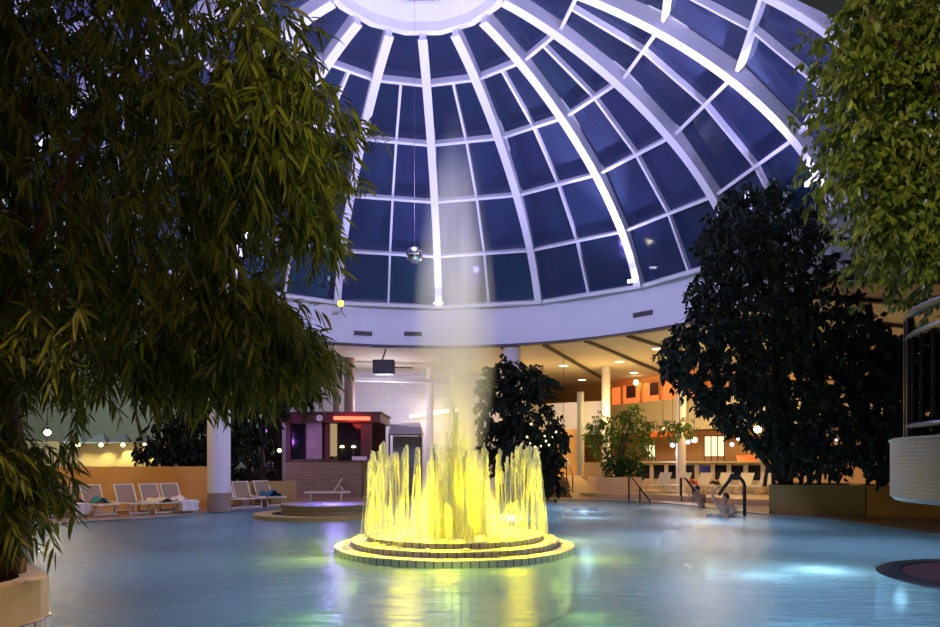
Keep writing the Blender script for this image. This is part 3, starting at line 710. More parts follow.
# hanging projector
c = W(384, 367.5, 30.9); t = thing('hanging_speaker', 'black box hanging on an arm below the dome ring', 'speaker box', tuple(c))
MB().box(c, (.98, .6, .66)).build('cabinet', M['black'], t)
MB().box(c - Vector((0, .31, 0)), (.86, .02, .54)).build('grille', M['dark_trim'], t)
MB().tube([c + Vector((-.1, 0, .3)), c + Vector((0, 0, .6)), Vector((c.x + .1, c.y, SOFFIT + .02))], 0.035, 8).build('bracket', M['dark_trim'], t)
MB().tube([c + Vector((.45, 0, 0)), c + Vector((1.35, 0, -.02))], 0.03, 8).build('arm', M['maroon'], t)
wall('wall_beam', (W(330, 0, 34).x, 34.2), (W(445, 0, 34).x, 35.5), 5.95, 6.15, .25, M['drum'], 'pale cross beam below the ceiling')

# ------------------------------------------------------------------ right side: gallery facade and restaurant
FA, FB = Vector((4.75, 49.8)), Vector((19.8, 25.5))
fd = (FB - FA).normalized(); fn = Vector((-fd.y, fd.x)) * -1            # towards the pool
if fn.y > 0: fn = -fn
fang = math.atan2(fd.y, fd.x)
def on_facade(px, back=0.0):
    ux = (px - 470) / F; o = FA - fn * back
    s = (ux * o.y - o.x) / (fd.x - ux * fd.y); return o + fd * s, s
def fbox(px0, px1, z0, z1, t, m, nm, parent=None, back=0.0, **kw):
    p, s0 = on_facade(px0, back); q, s1 = on_facade(px1, back); c = (p + q) / 2
    return MB().box((c.x, c.y, (z0+z1)/2), ((q-p).length, t, z1-z0), fang).build(nm, M[m], parent)
zf = lambda py, px, back=0.0: EYE + (Y0-py)/F*on_facade(px, back)[0].y
wall('wall_parapet', tuple(FA - fd*.5), tuple(FB), 3.57, 5.38, .25, M['cream_wall'], 'cream gallery parapet above the restaurant')
p0 = FA - fn*3.2; p1 = FB - fn*3.2
wall('wall_gallery', tuple(FA - fn*1.0), tuple(FB - fn*1.0), 5.3, SOFFIT, .2, M['peach_wall'], 'upper wall of the gallery')
wall('wall_restaurant', tuple(p0), tuple(p1), 0.03, 3.62, .2, M['peach_wall'], 'warm back wall of the restaurant')
wn = thing('window_18', None, None, (on_facade(640)[0].x, on_facade(640)[0].y, 5.38), kind='structure')
fbox(611, 700, 5.36, 6.55, .06, 'orange_glass', 'pane', wn, 0.3)
for px in (611, 622, 641, 660, 680, 700): fbox(px-.8, px+.8, 5.36, 6.6, .12, 'orange_wall', 'window_frame', wn, 0.15)
for px, wpx in ((631, 4.5), (655, 5)): fbox(px-wpx, px+wpx, 5.75, 6.52, .05, 'maroon', 'dark_blind', wn, 0.2)
bl = on_facade(636, -.2)[0]; 
t = thing('globe_lamp', 'glowing yellow globe lamp before the orange gallery windows', 'lamp', (bl.x, bl.y, zf(382, 636)), 'small globe lamps under the gallery ceiling')
MB().sphere((bl.x, bl.y, zf(383, 636)), .16, 14, 9).build('globe', M['lamp_warm'], t, True)
MB().tube([(bl.x, bl.y, zf(383, 636)+.1), (bl.x, bl.y, SOFFIT)], .012, 5).build('cord', M['dark_trim'], t)
fa = fbox(640, 690, 3.2, 3.55, .08, 'red_panel', 'fascia_panel'); tag(fa, 'orange fascia strip below the cream gallery parapet', 'fascia')
fa2 = fbox(625, 760, 3.52, 3.62, .3, 'cream_wall', 'trim_4'); tag(fa2, kind='structure')
wall('wall_peach', (W(557, 0, 37).x, 37), (W(586, 0, 36).x, 36.6), 0.9, 3.55, .2, M['peach_wall'], 'peach wall beside the grey column')
wall('wall_mauve', (W(530, 0, 40).x, 40.0), (W(606, 0, 37.5).x, 37.5), 3.3, 5.2, .2, M['drum'], 'pale mauve upper wall')
# counter wall with dark panels
cw = thing('bar_counter', 'long cream bar counter with dark panels between pilasters behind the right loungers', 'counter', (W(700, 0, 34).x, 34, .25))
CA, CB = Vector(W(638, 0, 35.2)[:2]), Vector(W(782, 0, 31.2)[:2]); cd = (CB - CA); cl = cd.length; cd.normalize(); ca = math.atan2(cd.y, cd.x)
cz0, cz1 = .25, 1.70
mid = (CA + CB) / 2
MB().box((mid.x, mid.y + .3, (cz0+cz1)/2), (cl, .3, cz1-cz0-.06), ca).build('counter_body', M['cream_wall'], cw)
MB().box((mid.x, mid.y + .2, cz1), (cl+.1, .8, .07), ca).build('counter_top', M['cream_wall'], cw)
nP = 9
for k in range(nP):
    p = CA + cd * (cl * (k + .5) / nP)
    MB().box((p.x - .0, p.y + .12, 1.18), (cl/nP*.70, .04, .72), ca).build('dark_panel', M['dark_glass'], cw)
for k in range(nP + 1):
    p = CA + cd * (cl * k / nP)
    MB().box((p.x, p.y + .08, .95), (cl/nP*.24, .12, 1.4), ca).build('pilaster', M['cream_wall'], cw)
# backlit blinds and restaurant screens
for (pa, pb, ya, yb, lb, m_) in ((704, 724, 436, 456, 'bright backlit cream blind in the restaurant', 'lit_screen'), (645, 655, 445, 457, 'small lit cream menu board behind the counter', 'lit_screen')):
    Yb = 35.8; a, b = W(pa, ya, Yb), W(pb, yb, Yb)
    t = thing('lit_screen', lb, 'lit screen', ((a.x+b.x)/2, Yb, 0.03))
    MB().box(((a.x+b.x)/2, Yb, (a.z+b.z)/2), (b.x-a.x, .05, a.z-b.z)).build('screen', M[m_], t)
    fr = MB()
    for x in np.linspace(a.x, b.x, 4): fr.box((x, Yb-.05, (a.z+.03)/2), (.05, .05, a.z))
    fr.box(((a.x+b.x)/2, Yb-.05, a.z), (b.x-a.x, .05, .06)); fr.build('screen_frame', M['dark_trim'], t)
for px, py, Y, m_, r, lb in (
    (663, 428.5, 35, 'lamp_warm', .10, 'small warm globe lamp left of the white restaurant column'),
    (672.5, 445, 33.5, 'lamp_cool', .16, 'bluish globe lamp just left of the white restaurant column'),
    (688, 442, 33.5, 'lamp_cool', .15, 'bluish globe lamp just right of the white restaurant column'),
    (694.5, 440, 34.5, 'lamp_warm', .20, 'yellow globe lamp between the column and the backlit blind'),
    (732, 444.5, 33, 'lamp_cool', .14, 'larger bluish globe lamp right of the backlit blind'),
    (738, 439, 33, 'lamp_cool', .10, 'smaller bluish globe lamp near the big yellow lamp'),
    (757.5, 429.5, 27.0, 'lamp_big', .19, 'brightest yellow globe lamp against the dark round tree'),
    (784, 440, 27, 'lamp_cool', .07, 'tiny white globe lamp within the dark round tree above its stems'),
    (836.5, 440, 26, 'lamp_cool', .06, 'tiny white globe lamp in the dark foliage above the right planter'),
    (874.5, 457, 25, 'lamp_cool', .05, 'dim white globe lamp low beside the grey balcony'),
    (563.5, 443, 33, 'lamp_warm', .16, 'warm globe lamp beside the middle tree and peach wall')):
    hanging_lamp(px, py, Y, m_, r, lb, 30 if r > .11 else None, (1, .8, .45) if m_ != 'lamp_cool' else (.75, .78, 1))
c = W(745, 459, 33.5)
t = thing('counter_awning', 'small red scalloped awning over the end of the counter', 'awning', (c.x, 33.5, 1.7))
q = MB(); q.v += [(c.x-.5,33.1,c.z-.15),(c.x+.5,33.1,c.z-.15),(c.x+.42,33.6,c.z+.18),(c.x-.42,33.6,c.z+.18)]; q.face((0,1,2,3))
q.v += [(x, y, z - .03) for x, y, z in q.v[:4]]; q.face((7,6,5,4)); q.face((0,4,5,1)); q.face((1,5,6,2)); q.face((2,6,7,3)); q.face((3,7,4,0))
q.build('canopy', M['red_panel'], t)
for s in (-.42, .42): MB().tube([(c.x+s, 33.6, 1.7), (c.x+s, 33.6, c.z+.16)], .02, 6).build('post', M['dark_trim'], t)

# raised terrace, steps, ramp, planters
TER = [(5.2, 30.6), (8.2, 29.2), (10.6, 25.6), (12.6, 24.4), (25.5, 24.4), (27.5, 55.5), (5.2, 55.5)]
struct('floor_terrace', MB().prism(TER, 0.02, 0.25), plain('sand_terrace', (0.66, 0.46, 0.20), 0.5, 0, .12, 2), label='sand coloured terrace under the far right loungers')
struct('floor_upper', MB().prism([(3.4, 33.6), (8.6, 33.6), (8.6, 44), (3.0, 44)], 0.02, 0.95), M['tan'], label='raised sand coloured landing')
st = thing('stair_flight', 'short flight of steps with dark rail beside the middle tree', 'steps', (W(561, 0, 31).x, 31, .03))
xs = W(561, 0, 31.5).x
for k in range(5): MB().box((xs, 31.2 + k*.35 + (5-k)*.0, .03 + (k+1)*.09), (.95, .36, (k+1)*.18)).build('step', M['stone' if k % 2 else 'ochre_dark'], st)
for sx in (-.5, .5):
    MB().tube([(xs+sx, 31.1, .03), (xs+sx, 31.1, 1.0), (xs+sx, 31.3, 1.12), (xs+sx, 33.0, 1.95), (xs+sx, 33.1, 1.9), (xs+sx, 33.1, .9)], .028, 8).build('handrail', M['rail'], st, True)
rp = MB(); x0, x1 = W(570, 0, 31).x, W(598, 0, 31).x
rp.v += [(x0, 30.2, .03), (x1+.6, 30.2, .03), (x1-.3, 33.6, .03), (x0, 33.6, .03), (x0, 30.25, .04), (x1+.6, 30.25, .04), (x1-.4, 33.6, .93), (x0, 33.6, .93)]
for f in ((0,1,5,4),(1,2,6,5),(2,3,7,6),(3,0,4,7),(4,5,6,7)): rp.face(f)
struct('floor_ramp', rp, M['tan'], label='sand coloured ramp between the steps and the planter')
def planter(name, lb, poly, z0, z1, m, wallm=0.14):
    t = thing(name, lb, 'planter', (sum(p[0] for p in poly)/len(poly), sum(p[1] for p in poly)/len(poly), z0))
    cxp, cyp = t.location.x, t.location.y
    inn = []
    for x, y in poly:
        d = math.hypot(cxp-x, cyp-y) or 1; k = wallm/d; inn.append((x+(cxp-x)*k, y+(cyp-y)*k))
    q = MB(); q.prism(poly, z0, z1, top=False); b = len(q.v); nn = len(poly)
    q.v += [(x, y, z1) for x, y in poly] + [(x, y, z1) for x, y in inn] + [(x, y, z1-.15) for x, y in inn]
    for i in range(nn):
        j = (i+1) % nn; q.face((b+i, b+j, b+nn+j, b+nn+i)); q.face((b+nn+i, b+nn+j, b+2*nn+j, b+2*nn+i))
    q.build('planter_wall', M[m], t)
    s = MB(); s.v = [(x, y, z1-.06) for x, y in inn]; s.face(range(nn)); s.build('soil', M['soil'], t)
    return t
pc = W(616, 0, 32)
planter('garden_planter', 'curved sand coloured planter below the trimmed hedge', [(W(592,0,31.4).x, 32.6), (W(598,0,31).x, 31.4), (W(606,0,30.8).x, 30.9), (W(622,0,30.6).x, 30.7), (W(643,0,30.6).x, 30.8), (W(645,0,31).x, 33.2), (W(594,0,33).x, 33.4)], .03, .98, 'tan')
planter('garden_planter', 'upper sand coloured planter box beside the thin grey column', [(W(581,0,35).x, 34.2), (W(600,0,35).x, 34.0), (W(612,0,35).x, 34.4), (W(612,0,35.6).x, 35.6), (W(582,0,35.6).x, 35.6)], .95, 1.68, 'tan')
planter('garden_planter', 'long dark tan planter box holding the big dark round tree', [(9.62, 21.1), (12.30, 20.4), (13.3, 22.9), (11.0, 23.6)], .03, .97, 'ochre_dark')
planter('garden_planter', 'lighter ochre planter end beside the grey balcony', [(12.33, 20.38), (14.6, 19.2), (15.8, 21.6), (13.35, 22.85)], .03, .95, 'orange_wall')
planter('garden_planter', 'stone planter hidden behind the fountain under the middle tree', [(W(497,0,28).x, 27.9), (W(541,0,28).x, 27.9), (W(541,0,29.4).x, 29.3), (W(497,0,29.4).x, 29.3)], .03, .75, 'stone')
# near left planter
pl = [(-3.89, 4.3), (-3.87, 5.4), (-3.83, 5.85), (-3.88, 6.05), (-4.05, 6.25), (-4.6, 6.85), (-5.6, 7.2), (-7.4, 7.3), (-7.4, 4.0), (-4.0, 4.0)]
npz = thing('garden_planter', 'sand coloured planter with white tiled foot at the near left corner', 'planter', (-5.4, 5.7, .0))
q = MB(); q.prism(pl, .30, .65, top=False); b = len(q.v); nn = len(pl)
inn = [(x*0.86 - .78, y*0.86 + .80) for x, y in pl]
q.v += [(x, y, .65) for x, y in pl] + [(x, y, .65) for x, y in inn] + [(x, y, .55) for x, y in inn]
for i in range(nn):
    j = (i+1) % nn; q.face((b+i, b+j, b+nn+j, b+nn+i)); q.face((b+nn+i, b+nn+j, b+2*nn+j, b+2*nn+i))
q.build('planter_wall', M['tan'], npz)
pl2 = [(-5.4 + (x+5.4)*1.012, 5.7 + (y-5.7)*1.012) for x, y in pl]
MB().prism(pl2, -.25, .30).build('tiled_foot', M['white_tile'], npz)
s = MB(); s.v = [(x, y, .60) for x, y in inn]; s.face(range(nn)); s.build('soil', M['soil'], npz)

# ------------------------------------------------------------------ near right balcony
BCX, BCY, BR = 5.0, 4.9, 1.57
bt = thing('curved_balcony', 'grey mosaic tiled round balcony with dark metal railing at the near right', 'balcony', (BCX, BCY, .03))
MB().lathe([(0, 1.38), (BR-.03, 1.38), (BR, 1.41), (BR, 1.86)], (BCX, BCY, 0), 96).build('balcony_wall', M['mosaic'], bt, True)
MB().lathe([(BR, 1.86), (BR+.015, 1.885), (BR-.01, 1.90), (0, 1.90)], (BCX, BCY, 0), 96).build('coping', plain('grey_coping', (.42, .42, .40), .6), bt, True)
MB().lathe([(.5, -1.0), (.5, 1.38)], (5.45, BCY - .1, 0), 32).build('support_column', M['ochre_dark'], bt, True)
rr = 1.44
def arc(r, z, a0, a1, n=30): return [(BCX + r*math.sin(a0+(a1-a0)*k/n), BCY + r*math.cos(a0+(a1-a0)*k/n), z) for k in range(n+1)]
A0, A1 = math.radians(-58), math.radians(-215)
rl = MB(); rl.tube(arc(rr, 2.93, A0, A1), .034, 8); rl.build('top_rail', M['rail'], bt, True)
MB().tube(arc(rr, 2.75, A0-.06, A1), .026, 8).build('middle_rail', M['rail'], bt, True)
MB().tube(arc(rr, 2.0, A0-.06, A1), .024, 8).build('bottom_rail', M['rail'], bt, True)
MB().tube([arc(rr, 0, A0, A1)[0][:2] + (1.9,), arc(rr, 0, A0, A1)[0][:2] + (2.93,)], .032, 8).build('post', M['rail'], bt, True)
for k, fr_ in enumerate((.045, .33, .62, .9)):
    a = A0 + (A1-A0)*fr_; x, y = BCX + rr*math.sin(a), BCY + rr*math.cos(a)
    MB().tube([(x, y, 1.9), (x, y, 2.93)], .028, 8).build('post', M['rail'], bt, True)
for k in range(20):
    a = A0 + (A1-A0)*(.075 + k*.045); x, y = BCX + rr*math.sin(a), BCY + rr*math.cos(a)
    MB().tube([(x, y, 2.0), (x, y, 2.75)], .013, 6).build('baluster', M['rail'], bt, True)

# ------------------------------------------------------------------ whirlpool basin
wc = W(327, 503, 20.3)
wp = thing('whirlpool', 'raised round whirlpool basin with violet lit water behind the fountain', 'whirlpool', (wc.x, 20.3, .0))
MB().lathe([(1.36, -1.0), (1.36, .36), (1.40, .38), (1.40, .42), (1.12, .42), (1.12, .05)], (wc.x, 20.3, 0), 56).build('basin_wall', M['stone'], wp, True)
MB().lathe([(1.12, .385), (0, .40)], (wc.x, 20.3, 0), 56).build('whirlpool_water', spray_material('whirlpool_water', .9, col=(.6, .6, .9)), wp, True)
MB().lathe([(1.9, -1.0), (1.9, .12), (1.36, .12)], (wc.x - .35, 20.5, 0), 56).build('step', M['ochre_dark'], wp, True)
lamp('whirlpool_light', 'POINT', (wc.x + .3, 20.2, 1.1), 70, (.38, .28, 1), .12)
lamp('whirlpool_light', 'POINT', (wc.x + .1, 20.3, .2), 25, (.38, .28, 1), .12)

# ------------------------------------------------------------------ fountain
ft = thing('fountain', 'round tiled fountain with yellow lit water jets and a tall misty plume', 'fountain', (FX, FY, 0))
def tier(r, z0, z1, r2):
    t = MB().lathe([(r, z0), (r, z1 - .012)], (FX, FY, 0), 96).build('tiled_tier', M['white_tile'], ft, True)
    MB().lathe([(r, z1 - .012), (r - .012, z1), (r2, z1 + .004)], (FX, FY, 0), 96).build('tier_ledge', M['tier_top'], ft, True)
tier(2.31, -1.0, .115, 1.95); tier(2.0, .06, .22, 1.65); tier(1.70, .18, .33, 1.45)
MB().lathe([(1.46, .33), (1.40, .30), (0, .30)], (FX, FY, 0), 64).build('basin_floor', M['tier_top'], ft, True)
bl = MB(); rg = random.Random(3)
for k in range(90):          # small foam lumps where the jets land
    a = rg.uniform(0, 2*PI); r = rg.uniform(1.25, 2.15); z = .34 if r < 1.66 else (.23 if r < 1.96 else .12)
    bl.sphere((FX + r*math.sin(a), FY + r*math.cos(a), z), (rg.uniform(.05, .13), rg.uniform(.05, .13), rg.uniform(.015, .045)), 8, 6)
bl.build('foam', M['foam'], ft, True)['kind'] = 'stuff'
NJ = 34
for k in range(NJ):
    a = 2*PI*(k + .3*rg.random())/NJ
    h = 1.62 + rg.uniform(-.16, .12); r_s = 1.52; out = rg.uniform(.16, .24)
    s, c_ = math.sin(a), math.cos(a)
    up = MB(); dn = MB()
    def at(rad, sp, z): return (FX + rad*s + sp*c_, FY + rad*c_ - sp*s, z)
    for q in range(6):
        hh = h * rg.uniform(.80, 1.02); sp = rg.uniform(-.05, .05); o2 = out * rg.uniform(.3, .6)
        up.tube([at(r_s + o2*u**2, sp*u, .33 + hh*(1-(1-u)**2)) for u in np.linspace(0, 1, 9)], [.007, .007, .008, .009, .011, .015, .022, .026, .010], 5, False)
    for q in range(9):
        hh = h * rg.uniform(.72, 1.0); sp = rg.uniform(-.10, .10); o2 = out * rg.uniform(.5, 1.25)
        dn.tube([at(r_s + o2*(.35 + .65*u), sp*(.5+.5*u), .33 + hh - (hh+.05)*u**2) for u in np.linspace(0, 1, 8)], [.018, .014, .010] + [.0065]*5, 4, False)
    j = up.build('water_jet', M['jet'], ft, True)
    dn.build('falling_water', M['fall'], j, True)
# inner bubbling crown and the great plume
def plume(name, prof, dens, power, zbase, scale=(5, 5, .9)):
    m = mist_material(name, dens, [(z - zbase, r) for z, r in prof], power, scale)
    pr = [(0.0, 0.0)] + [(r, z - zbase) for z, r in prof] + [(0.0, prof[-1][0] - zbase)]
    o = MB().lathe(pr, (0, 0, 0), 32).build(name, m, None, True)
    bm = bmesh.new(); bm.from_mesh(o.data); bmesh.ops.remove_doubles(bm, verts=bm.verts, dist=1e-4); bmesh.ops.recalc_face_normals(bm, faces=bm.faces); bm.to_mesh(o.data); bm.free()
    o.location = (0, 0, zbase); o.parent = ft
    return o
plume('inner_spray', [(.32, 1.15), (.9, .95), (1.5, .62), (2.2, .36), (2.9, .24), (3.3, .08)], 2.4, .8, .32, (7, 7, 1.2))
plume('mist_plume', [(2.0, .62), (3.0, .80), (4.0, .86), (5.0, .84), (6.2, .70), (7.4, .50), (8.6, .14)], 1.1, 1.1, 2.0, (2.5, 2.5, .35))
for k in range(12):
    a = 2*PI*k/12 + .2; r = rg.uniform(.25, .75)
    j = MB()
    for q in range(6):
        x = FX + r*math.sin(a) + rg.uniform(-.12, .12); y = FY + r*math.cos(a) + rg.uniform(-.12, .12); hh = (2.35 - 1.9*r) * rg.uniform(.75, 1.1)
        j.tube([(x, y, .3), (x, y, .3 + hh*.6), (x + rg.uniform(-.03, .03), y, .3 + hh)], [.03, .04, .02], 6, False)
    j.build('central_jet', M['jet'], ft, True)
YEL = (1.0, .84, .0)
for k in range(8):
    a = 2*PI*k/8 + .4; x, y = FX + 1.28*math.sin(a), FY + 1.28*math.cos(a)
    l = MB().lathe([(.09, 0), (.09, .06), (.06, .08), (0, .085)], (x, y, .31), 14).build('basin_lamp', M['lamp_yellow'], ft, True)
    lamp('basin_lamp_light', 'SPOT', (x, y, .44), 700, YEL, .06, (FX + 1.62*math.sin(a), FY + 1.62*math.cos(a), 2.2), 60, .9)
lamp('basin_lamp_light', 'SPOT', (FX, FY, .45), 420, YEL, .12, (FX, FY, 3), 30, .9)
for k in range(5):
    a = 2*PI*k/5 + .15
    lamp('basin_lamp_light', 'SPOT', (FX + .95*math.sin(a), FY + .95*math.cos(a), .42), 700, YEL, .06, (FX, FY, 1.9), 40, .8)
for k in range(8):
    a = 2*PI*k/8 + .1
    lamp('tier_fill', 'SPOT', (FX + 1.5*math.sin(a), FY + 1.5*math.cos(a), 1.0), 260, YEL, .03, (FX + 2.0*math.sin(a), FY + 2.0*math.cos(a), 0), 100, .9)  # unseen spots added inside the jets to light the tier ledges
q = MB()
for k in range(70):
    a = rg.uniform(0, 2*PI); r = abs(rg.gauss(0, .22)); hh = max(.8, 2.7 - 3.6*r) * rg.uniform(.7, 1.0); x, y = FX + r*math.sin(a), FY + r*math.cos(a)
    q.tube([(x, y, .3), (x, y, .3 + hh*.5), (x + rg.uniform(-.04, .04), y, .3 + hh*.85), (x + rg.uniform(-.06, .06), y, .3 + hh)], [.018, .022, .016, .005], 5, False)
q.build('spray_column', M['jet'], ft, True)['kind'] = 'stuff'
for k in range(4):
    a = 2*PI*k/4 + .6
    lamp('basin_lamp_light', 'POINT', (FX + 1.45*math.sin(a), FY + 1.45*math.cos(a), .55), 45, YEL, .22)
for k in range(6):
    a = 2*PI*k/6; underwater(FX + 2.7*math.sin(a), FY + 2.7*math.cos(a), 26, (.85, .95, .15), -.55)

# foamy bubbler behind the fountain and small surf at the far jets
for (px, py, w_, lb) in ((507, 517.5, 1.0, 'white foaming water bubbler just behind the fountain'), (585, 511, .9, 'pale foaming water patch behind the fountain, before the steps')):
    Y = EYE*F/(py-Y0); X = (px-470)/F*Y
    q = MB(); q.sphere((X, Y, 0), (w_/1.9, w_/3, .11), 20, 10)
    for k in range(14): q.sphere((X + rg.uniform(-w_/2.4, w_/2.4), Y + rg.uniform(-.2, .2), .05), (.10, .10, .05), 8, 6)
    tag(q.build('water_bubbler', M['foam'], smooth=True), lb, 'bubbling water', 'foaming bubblers in the pool')
    lamp('underwater_light', 'POINT', (X, Y, -.3), 40, (.75, .85, 1), .15)

# ------------------------------------------------------------------ loungers
def make_lounger(fab, lb, grp):
    r = thing('sun_lounger', lb, 'sun lounger', (0, 0, 0), grp)
    f = MB()
    for s in (-.31, .31): f.tube([(s, 0, .36), (s, 1.9, .36)], .034, 6)
    f.tube([(-.31, 0, .36), (.31, 0, .36)], .024, 6); f.tube([(-.31, 1.9, .36), (.31, 1.9, .36)], .024, 6)
    f.build('frame', M['plastic'], r, True, False)
    for y in (.28, 1.55):
        MB().tube([(-.29, y, .36), (-.29, y-.03, .0), (-.29, y-.03, .05), (.29, y-.03, .05), (.29, y-.03, .0), (.29, y, .36)], .034, 6).build('leg', M['plastic'], r, False, False)
    MB().box((0, .62, .365), (.58, 1.2, .018)).build('seat', fab, r, False, False)
    b = MB(); 
    for s in (-.29, .29): b.tube([(s, 1.2, .37), (s, 1.56, .95)], .024, 6)
    b.tube([(-.29, 1.56, .93), (.29, 1.56, .93)], .022, 6)
    br = b.build('backrest', M['plastic'], r, True, False)
    q = MB(); q.v = [(-.27, 1.21, .385), (.27, 1.21, .385), (.27, 1.55, .92), (-.27, 1.55, .92), (-.27, 1.225, .375), (.27, 1.225, .375), (.27, 1.565, .91), (-.27, 1.565, .91)]
    for fc in ((0,1,2,3),(7,6,5,4),(0,4,5,1),(1,5,6,2),(2,6,7,3),(3,7,4,0)): q.face(fc)
    q.build('backrest_sling', fab, br, False, False)
    p = MB()
    for s in (-.25, .25): p.tube([(s, 1.45, .64), (s, 1.72, .36)], .012, 5)
    p.build('prop', M['plastic'], r, False, False)
    return r
lo1 = make_lounger(M['mesh_fab'], '', 'white framed loungers along the left pool edge'); used1 = [False]
lo2 = make_lounger(M['cream_fab'], '', 'cream loungers on the far right terrace'); used2 = [False]
def put_lounger(src, used, x, y, z, rz, lb):
    o = src if not used[0] else copy_tree(src)
    used[0] = True; o.location = (x, y, z); o.rotation_euler = (0, 0, rz); o['label'] = lb; return o
L1 = []
for px, Y, rz, lb in ((58, 19.7, .85, 'white framed lounger farthest along the pool, half behind the hanging fronds'),
                  (85, 20.0, .85, 'white framed lounger with a white towel hanging over its foot'),
                  (113, 20.3, .85, 'white framed lounger with a teal towel on its head end'),
                  (147, 20.8, .85, 'empty white framed lounger before the middle of the ochre wall'),
                  (172, 21.2, .85, 'white framed lounger with a pale yellow towel spread over it'),
                  (193, 21.6, .85, 'white framed lounger with white towel, directly left of the round column'),
                  (241, 23.3, .72, 'white framed lounger directly right of the round column'),
                  (259, 23.8, .72, 'second white framed lounger to the right of the round column'),
                  (280, 24.6, .72, 'white framed lounger with blue towel beside the whirlpool')):
    c = W(px, 0, Y); L1.append((c, rz, put_lounger(lo1, used1, c.x, Y - .25, .03, rz, lb)))
c = W(305, 0, 28.2); put_lounger(lo1, used1, c.x, 28.2, .03, -PI/2 + .15, 'white framed lounger lying side-on before the stone kiosk base')
for px, Y, lb in ((646, 30.9, 'cream lounger nearest the trimmed hedge'), (666, 30.6, 'cream lounger directly left of the red towel'),
                  (687, 30.3, 'cream lounger with the red patterned towel'), (708, 30.0, 'cream lounger with the dark brown towel'), (729, 29.7, 'cream lounger behind the curved handrail'),
                  (750, 29.4, 'cream lounger closest to the big dark planter')):
    c = W(px, 0, Y); put_lounger(lo2, used2, c.x, Y - .3, .25, -.85, lb)
def towel(loc, size, rz, m, lb, drape=0.0, seed=0):
    """a crumpled cloth: a wavy grid, thick, optionally hanging down over its near edge"""
    g = random.Random(seed); nx, ny = 12, 12; q = MB(); rot = Matrix.Rotation(rz, 3, 'Z')
    ph = [g.uniform(0, 6) for _ in range(4)]
    for s in (0, 1):
        for i in range(nx+1):
            for j in range(ny+1):
                u, v = i/nx-.5, j/ny
                z = size[2] * (.5 + .35*math.sin(9*u+ph[0]+3*v) + .3*math.sin(7*v+ph[1])) * math.sin(PI*min(1, max(0, u+.5))) ** .4
                y = v*size[1]; zz = max(0.0, z)
                if drape and v < .45:
                    k = (.45-v)/.45; y = .45*size[1] - .05 + .02*math.sin(16*u+ph[2]); zz = -k*drape + .02; 
                p = rot @ Vector((u*size[0], y, zz + (0 if s else -.015))) + Vector(loc)
                if not s and drape and v < .45: p = p + rot @ Vector((0, .02, 0))
                q.v.append(tuple(p))
    N_ = (nx+1)*(ny+1)
    for i in range(nx):
        for j in range(ny):
            a, b, c, d = i*(ny+1)+j, (i+1)*(ny+1)+j, (i+1)*(ny+1)+j+1, i*(ny+1)+j+1
            q.face((a, d, c, b)); q.face((N_+a, N_+b, N_+c, N_+d))
    rim = [(i*(ny+1)) for i in range(nx+1)] + [nx*(ny+1)+j for j in range(1, ny+1)] + [i*(ny+1)+ny for i in range(nx-1, -1, -1)] + [j for j in range(ny-1, 0, -1)]
    for k in range(len(rim)):
        a, b = rim[k], rim[(k+1) % len(rim)]; q.face((a, b, N_+b, N_+a))
    return tag(q.build('towel', M[m], smooth=True), lb, 'towel')
def on_l(k, dx, dy, dz):
    c, rz, o = L1[k]; p = Matrix.Rotation(rz, 3, 'Z') @ Vector((dx, dy, dz)); return (c.x + p.x, c.y - .25 + p.y, .03 + p.z)
towel(on_l(1, 0, -.33, .415), (.55, .75, .03), .85, 'towel_white', 'white towel hanging over the foot of a lounger near the fronds', .34, 1)
towel(on_l(1, 0, .25, .42), (.5, .5, .16), .85, 'towel_dark', 'dark brown bundled towel behind the hanging white towel', 0, 2)
towel(on_l(2, .1, .75, .40), (.5, .45, .20), .85, 'towel_teal', 'teal bundled towel on a lounger before the ochre wall', 0, 3)
towel(on_l(4, 0, .1, .40), (.56, 1.0, .12), .85, 'towel_yellow', 'pale yellow towel spread on a lounger left of the round column', 0, 4)
towel(on_l(5, 0, -.33, .415), (.55, .75, .03), .85, 'towel_white', 'white towel hanging from the lounger next to the round column', .34, 5)
towel(on_l(5, -.05, .5, .41), (.45, .6, .16), .85, 'towel_white', 'crumpled white towel lying on the lounger next to the round column', 0, 6)
towel(on_l(8, .05, .35, .40), (.55, .8, .2), .72, 'towel_blue', 'dark blue patterned towel on the lounger beside the whirlpool', 0, 7)
c = W(696, 476, 29.9); towel((c.x+.10, 30.65, .66), (.5, .5, .24), -.35, 'towel_red', 'red patterned towel heaped on a terrace lounger', 0, 8)
c = W(716, 476, 29.9); towel((c.x+.15, 30.45, .66), (.5, .5, .18), -.35, 'towel_dark', 'dark brown towel heaped on a terrace lounger', 0, 9)

# ------------------------------------------------------------------ ladders and handrail
def ladder(px, py, lb):
    Y = 1.67*F/(py-Y0) ; X = (px-470)/F*Y
    t = thing('pool_ladder', lb, 'pool ladder', (X, Y, .03), 'dark pool ladders at the far edge')
    for s in (0, .42):
        MB().tube([(X+s*.2, Y+.25+s, .03), (X+s*.2, Y+.25+s, 1.02), (X+.12+s*.2, Y+.05+s, 1.0), (X+.62+s*.2, Y-.75+s, .10), (X+.7+s*.2, Y-.85+s, -.6)], .03, 8).build('handrail', M['rail'], t, True)
        MB().tube([(X+.33+s*.2, Y-.3+s, -.2), (X+.33+s*.2, Y-.3+s, .62)], .024, 8).build('post', M['rail'], t, True)
    for z in (-.2, -.5): MB().box((X+.5, Y-.5, z), (.1, .5, .03), .1).build('tread', M['steel'], t)
ladder(630.5, 501.5, 'dark pool ladder before the hedge planter, the left of two')
ladder(683.5, 501.8, 'dark pool ladder before the red towel, the right of two')
hY = 20.7; hx = W(744.5, 0, hY).x
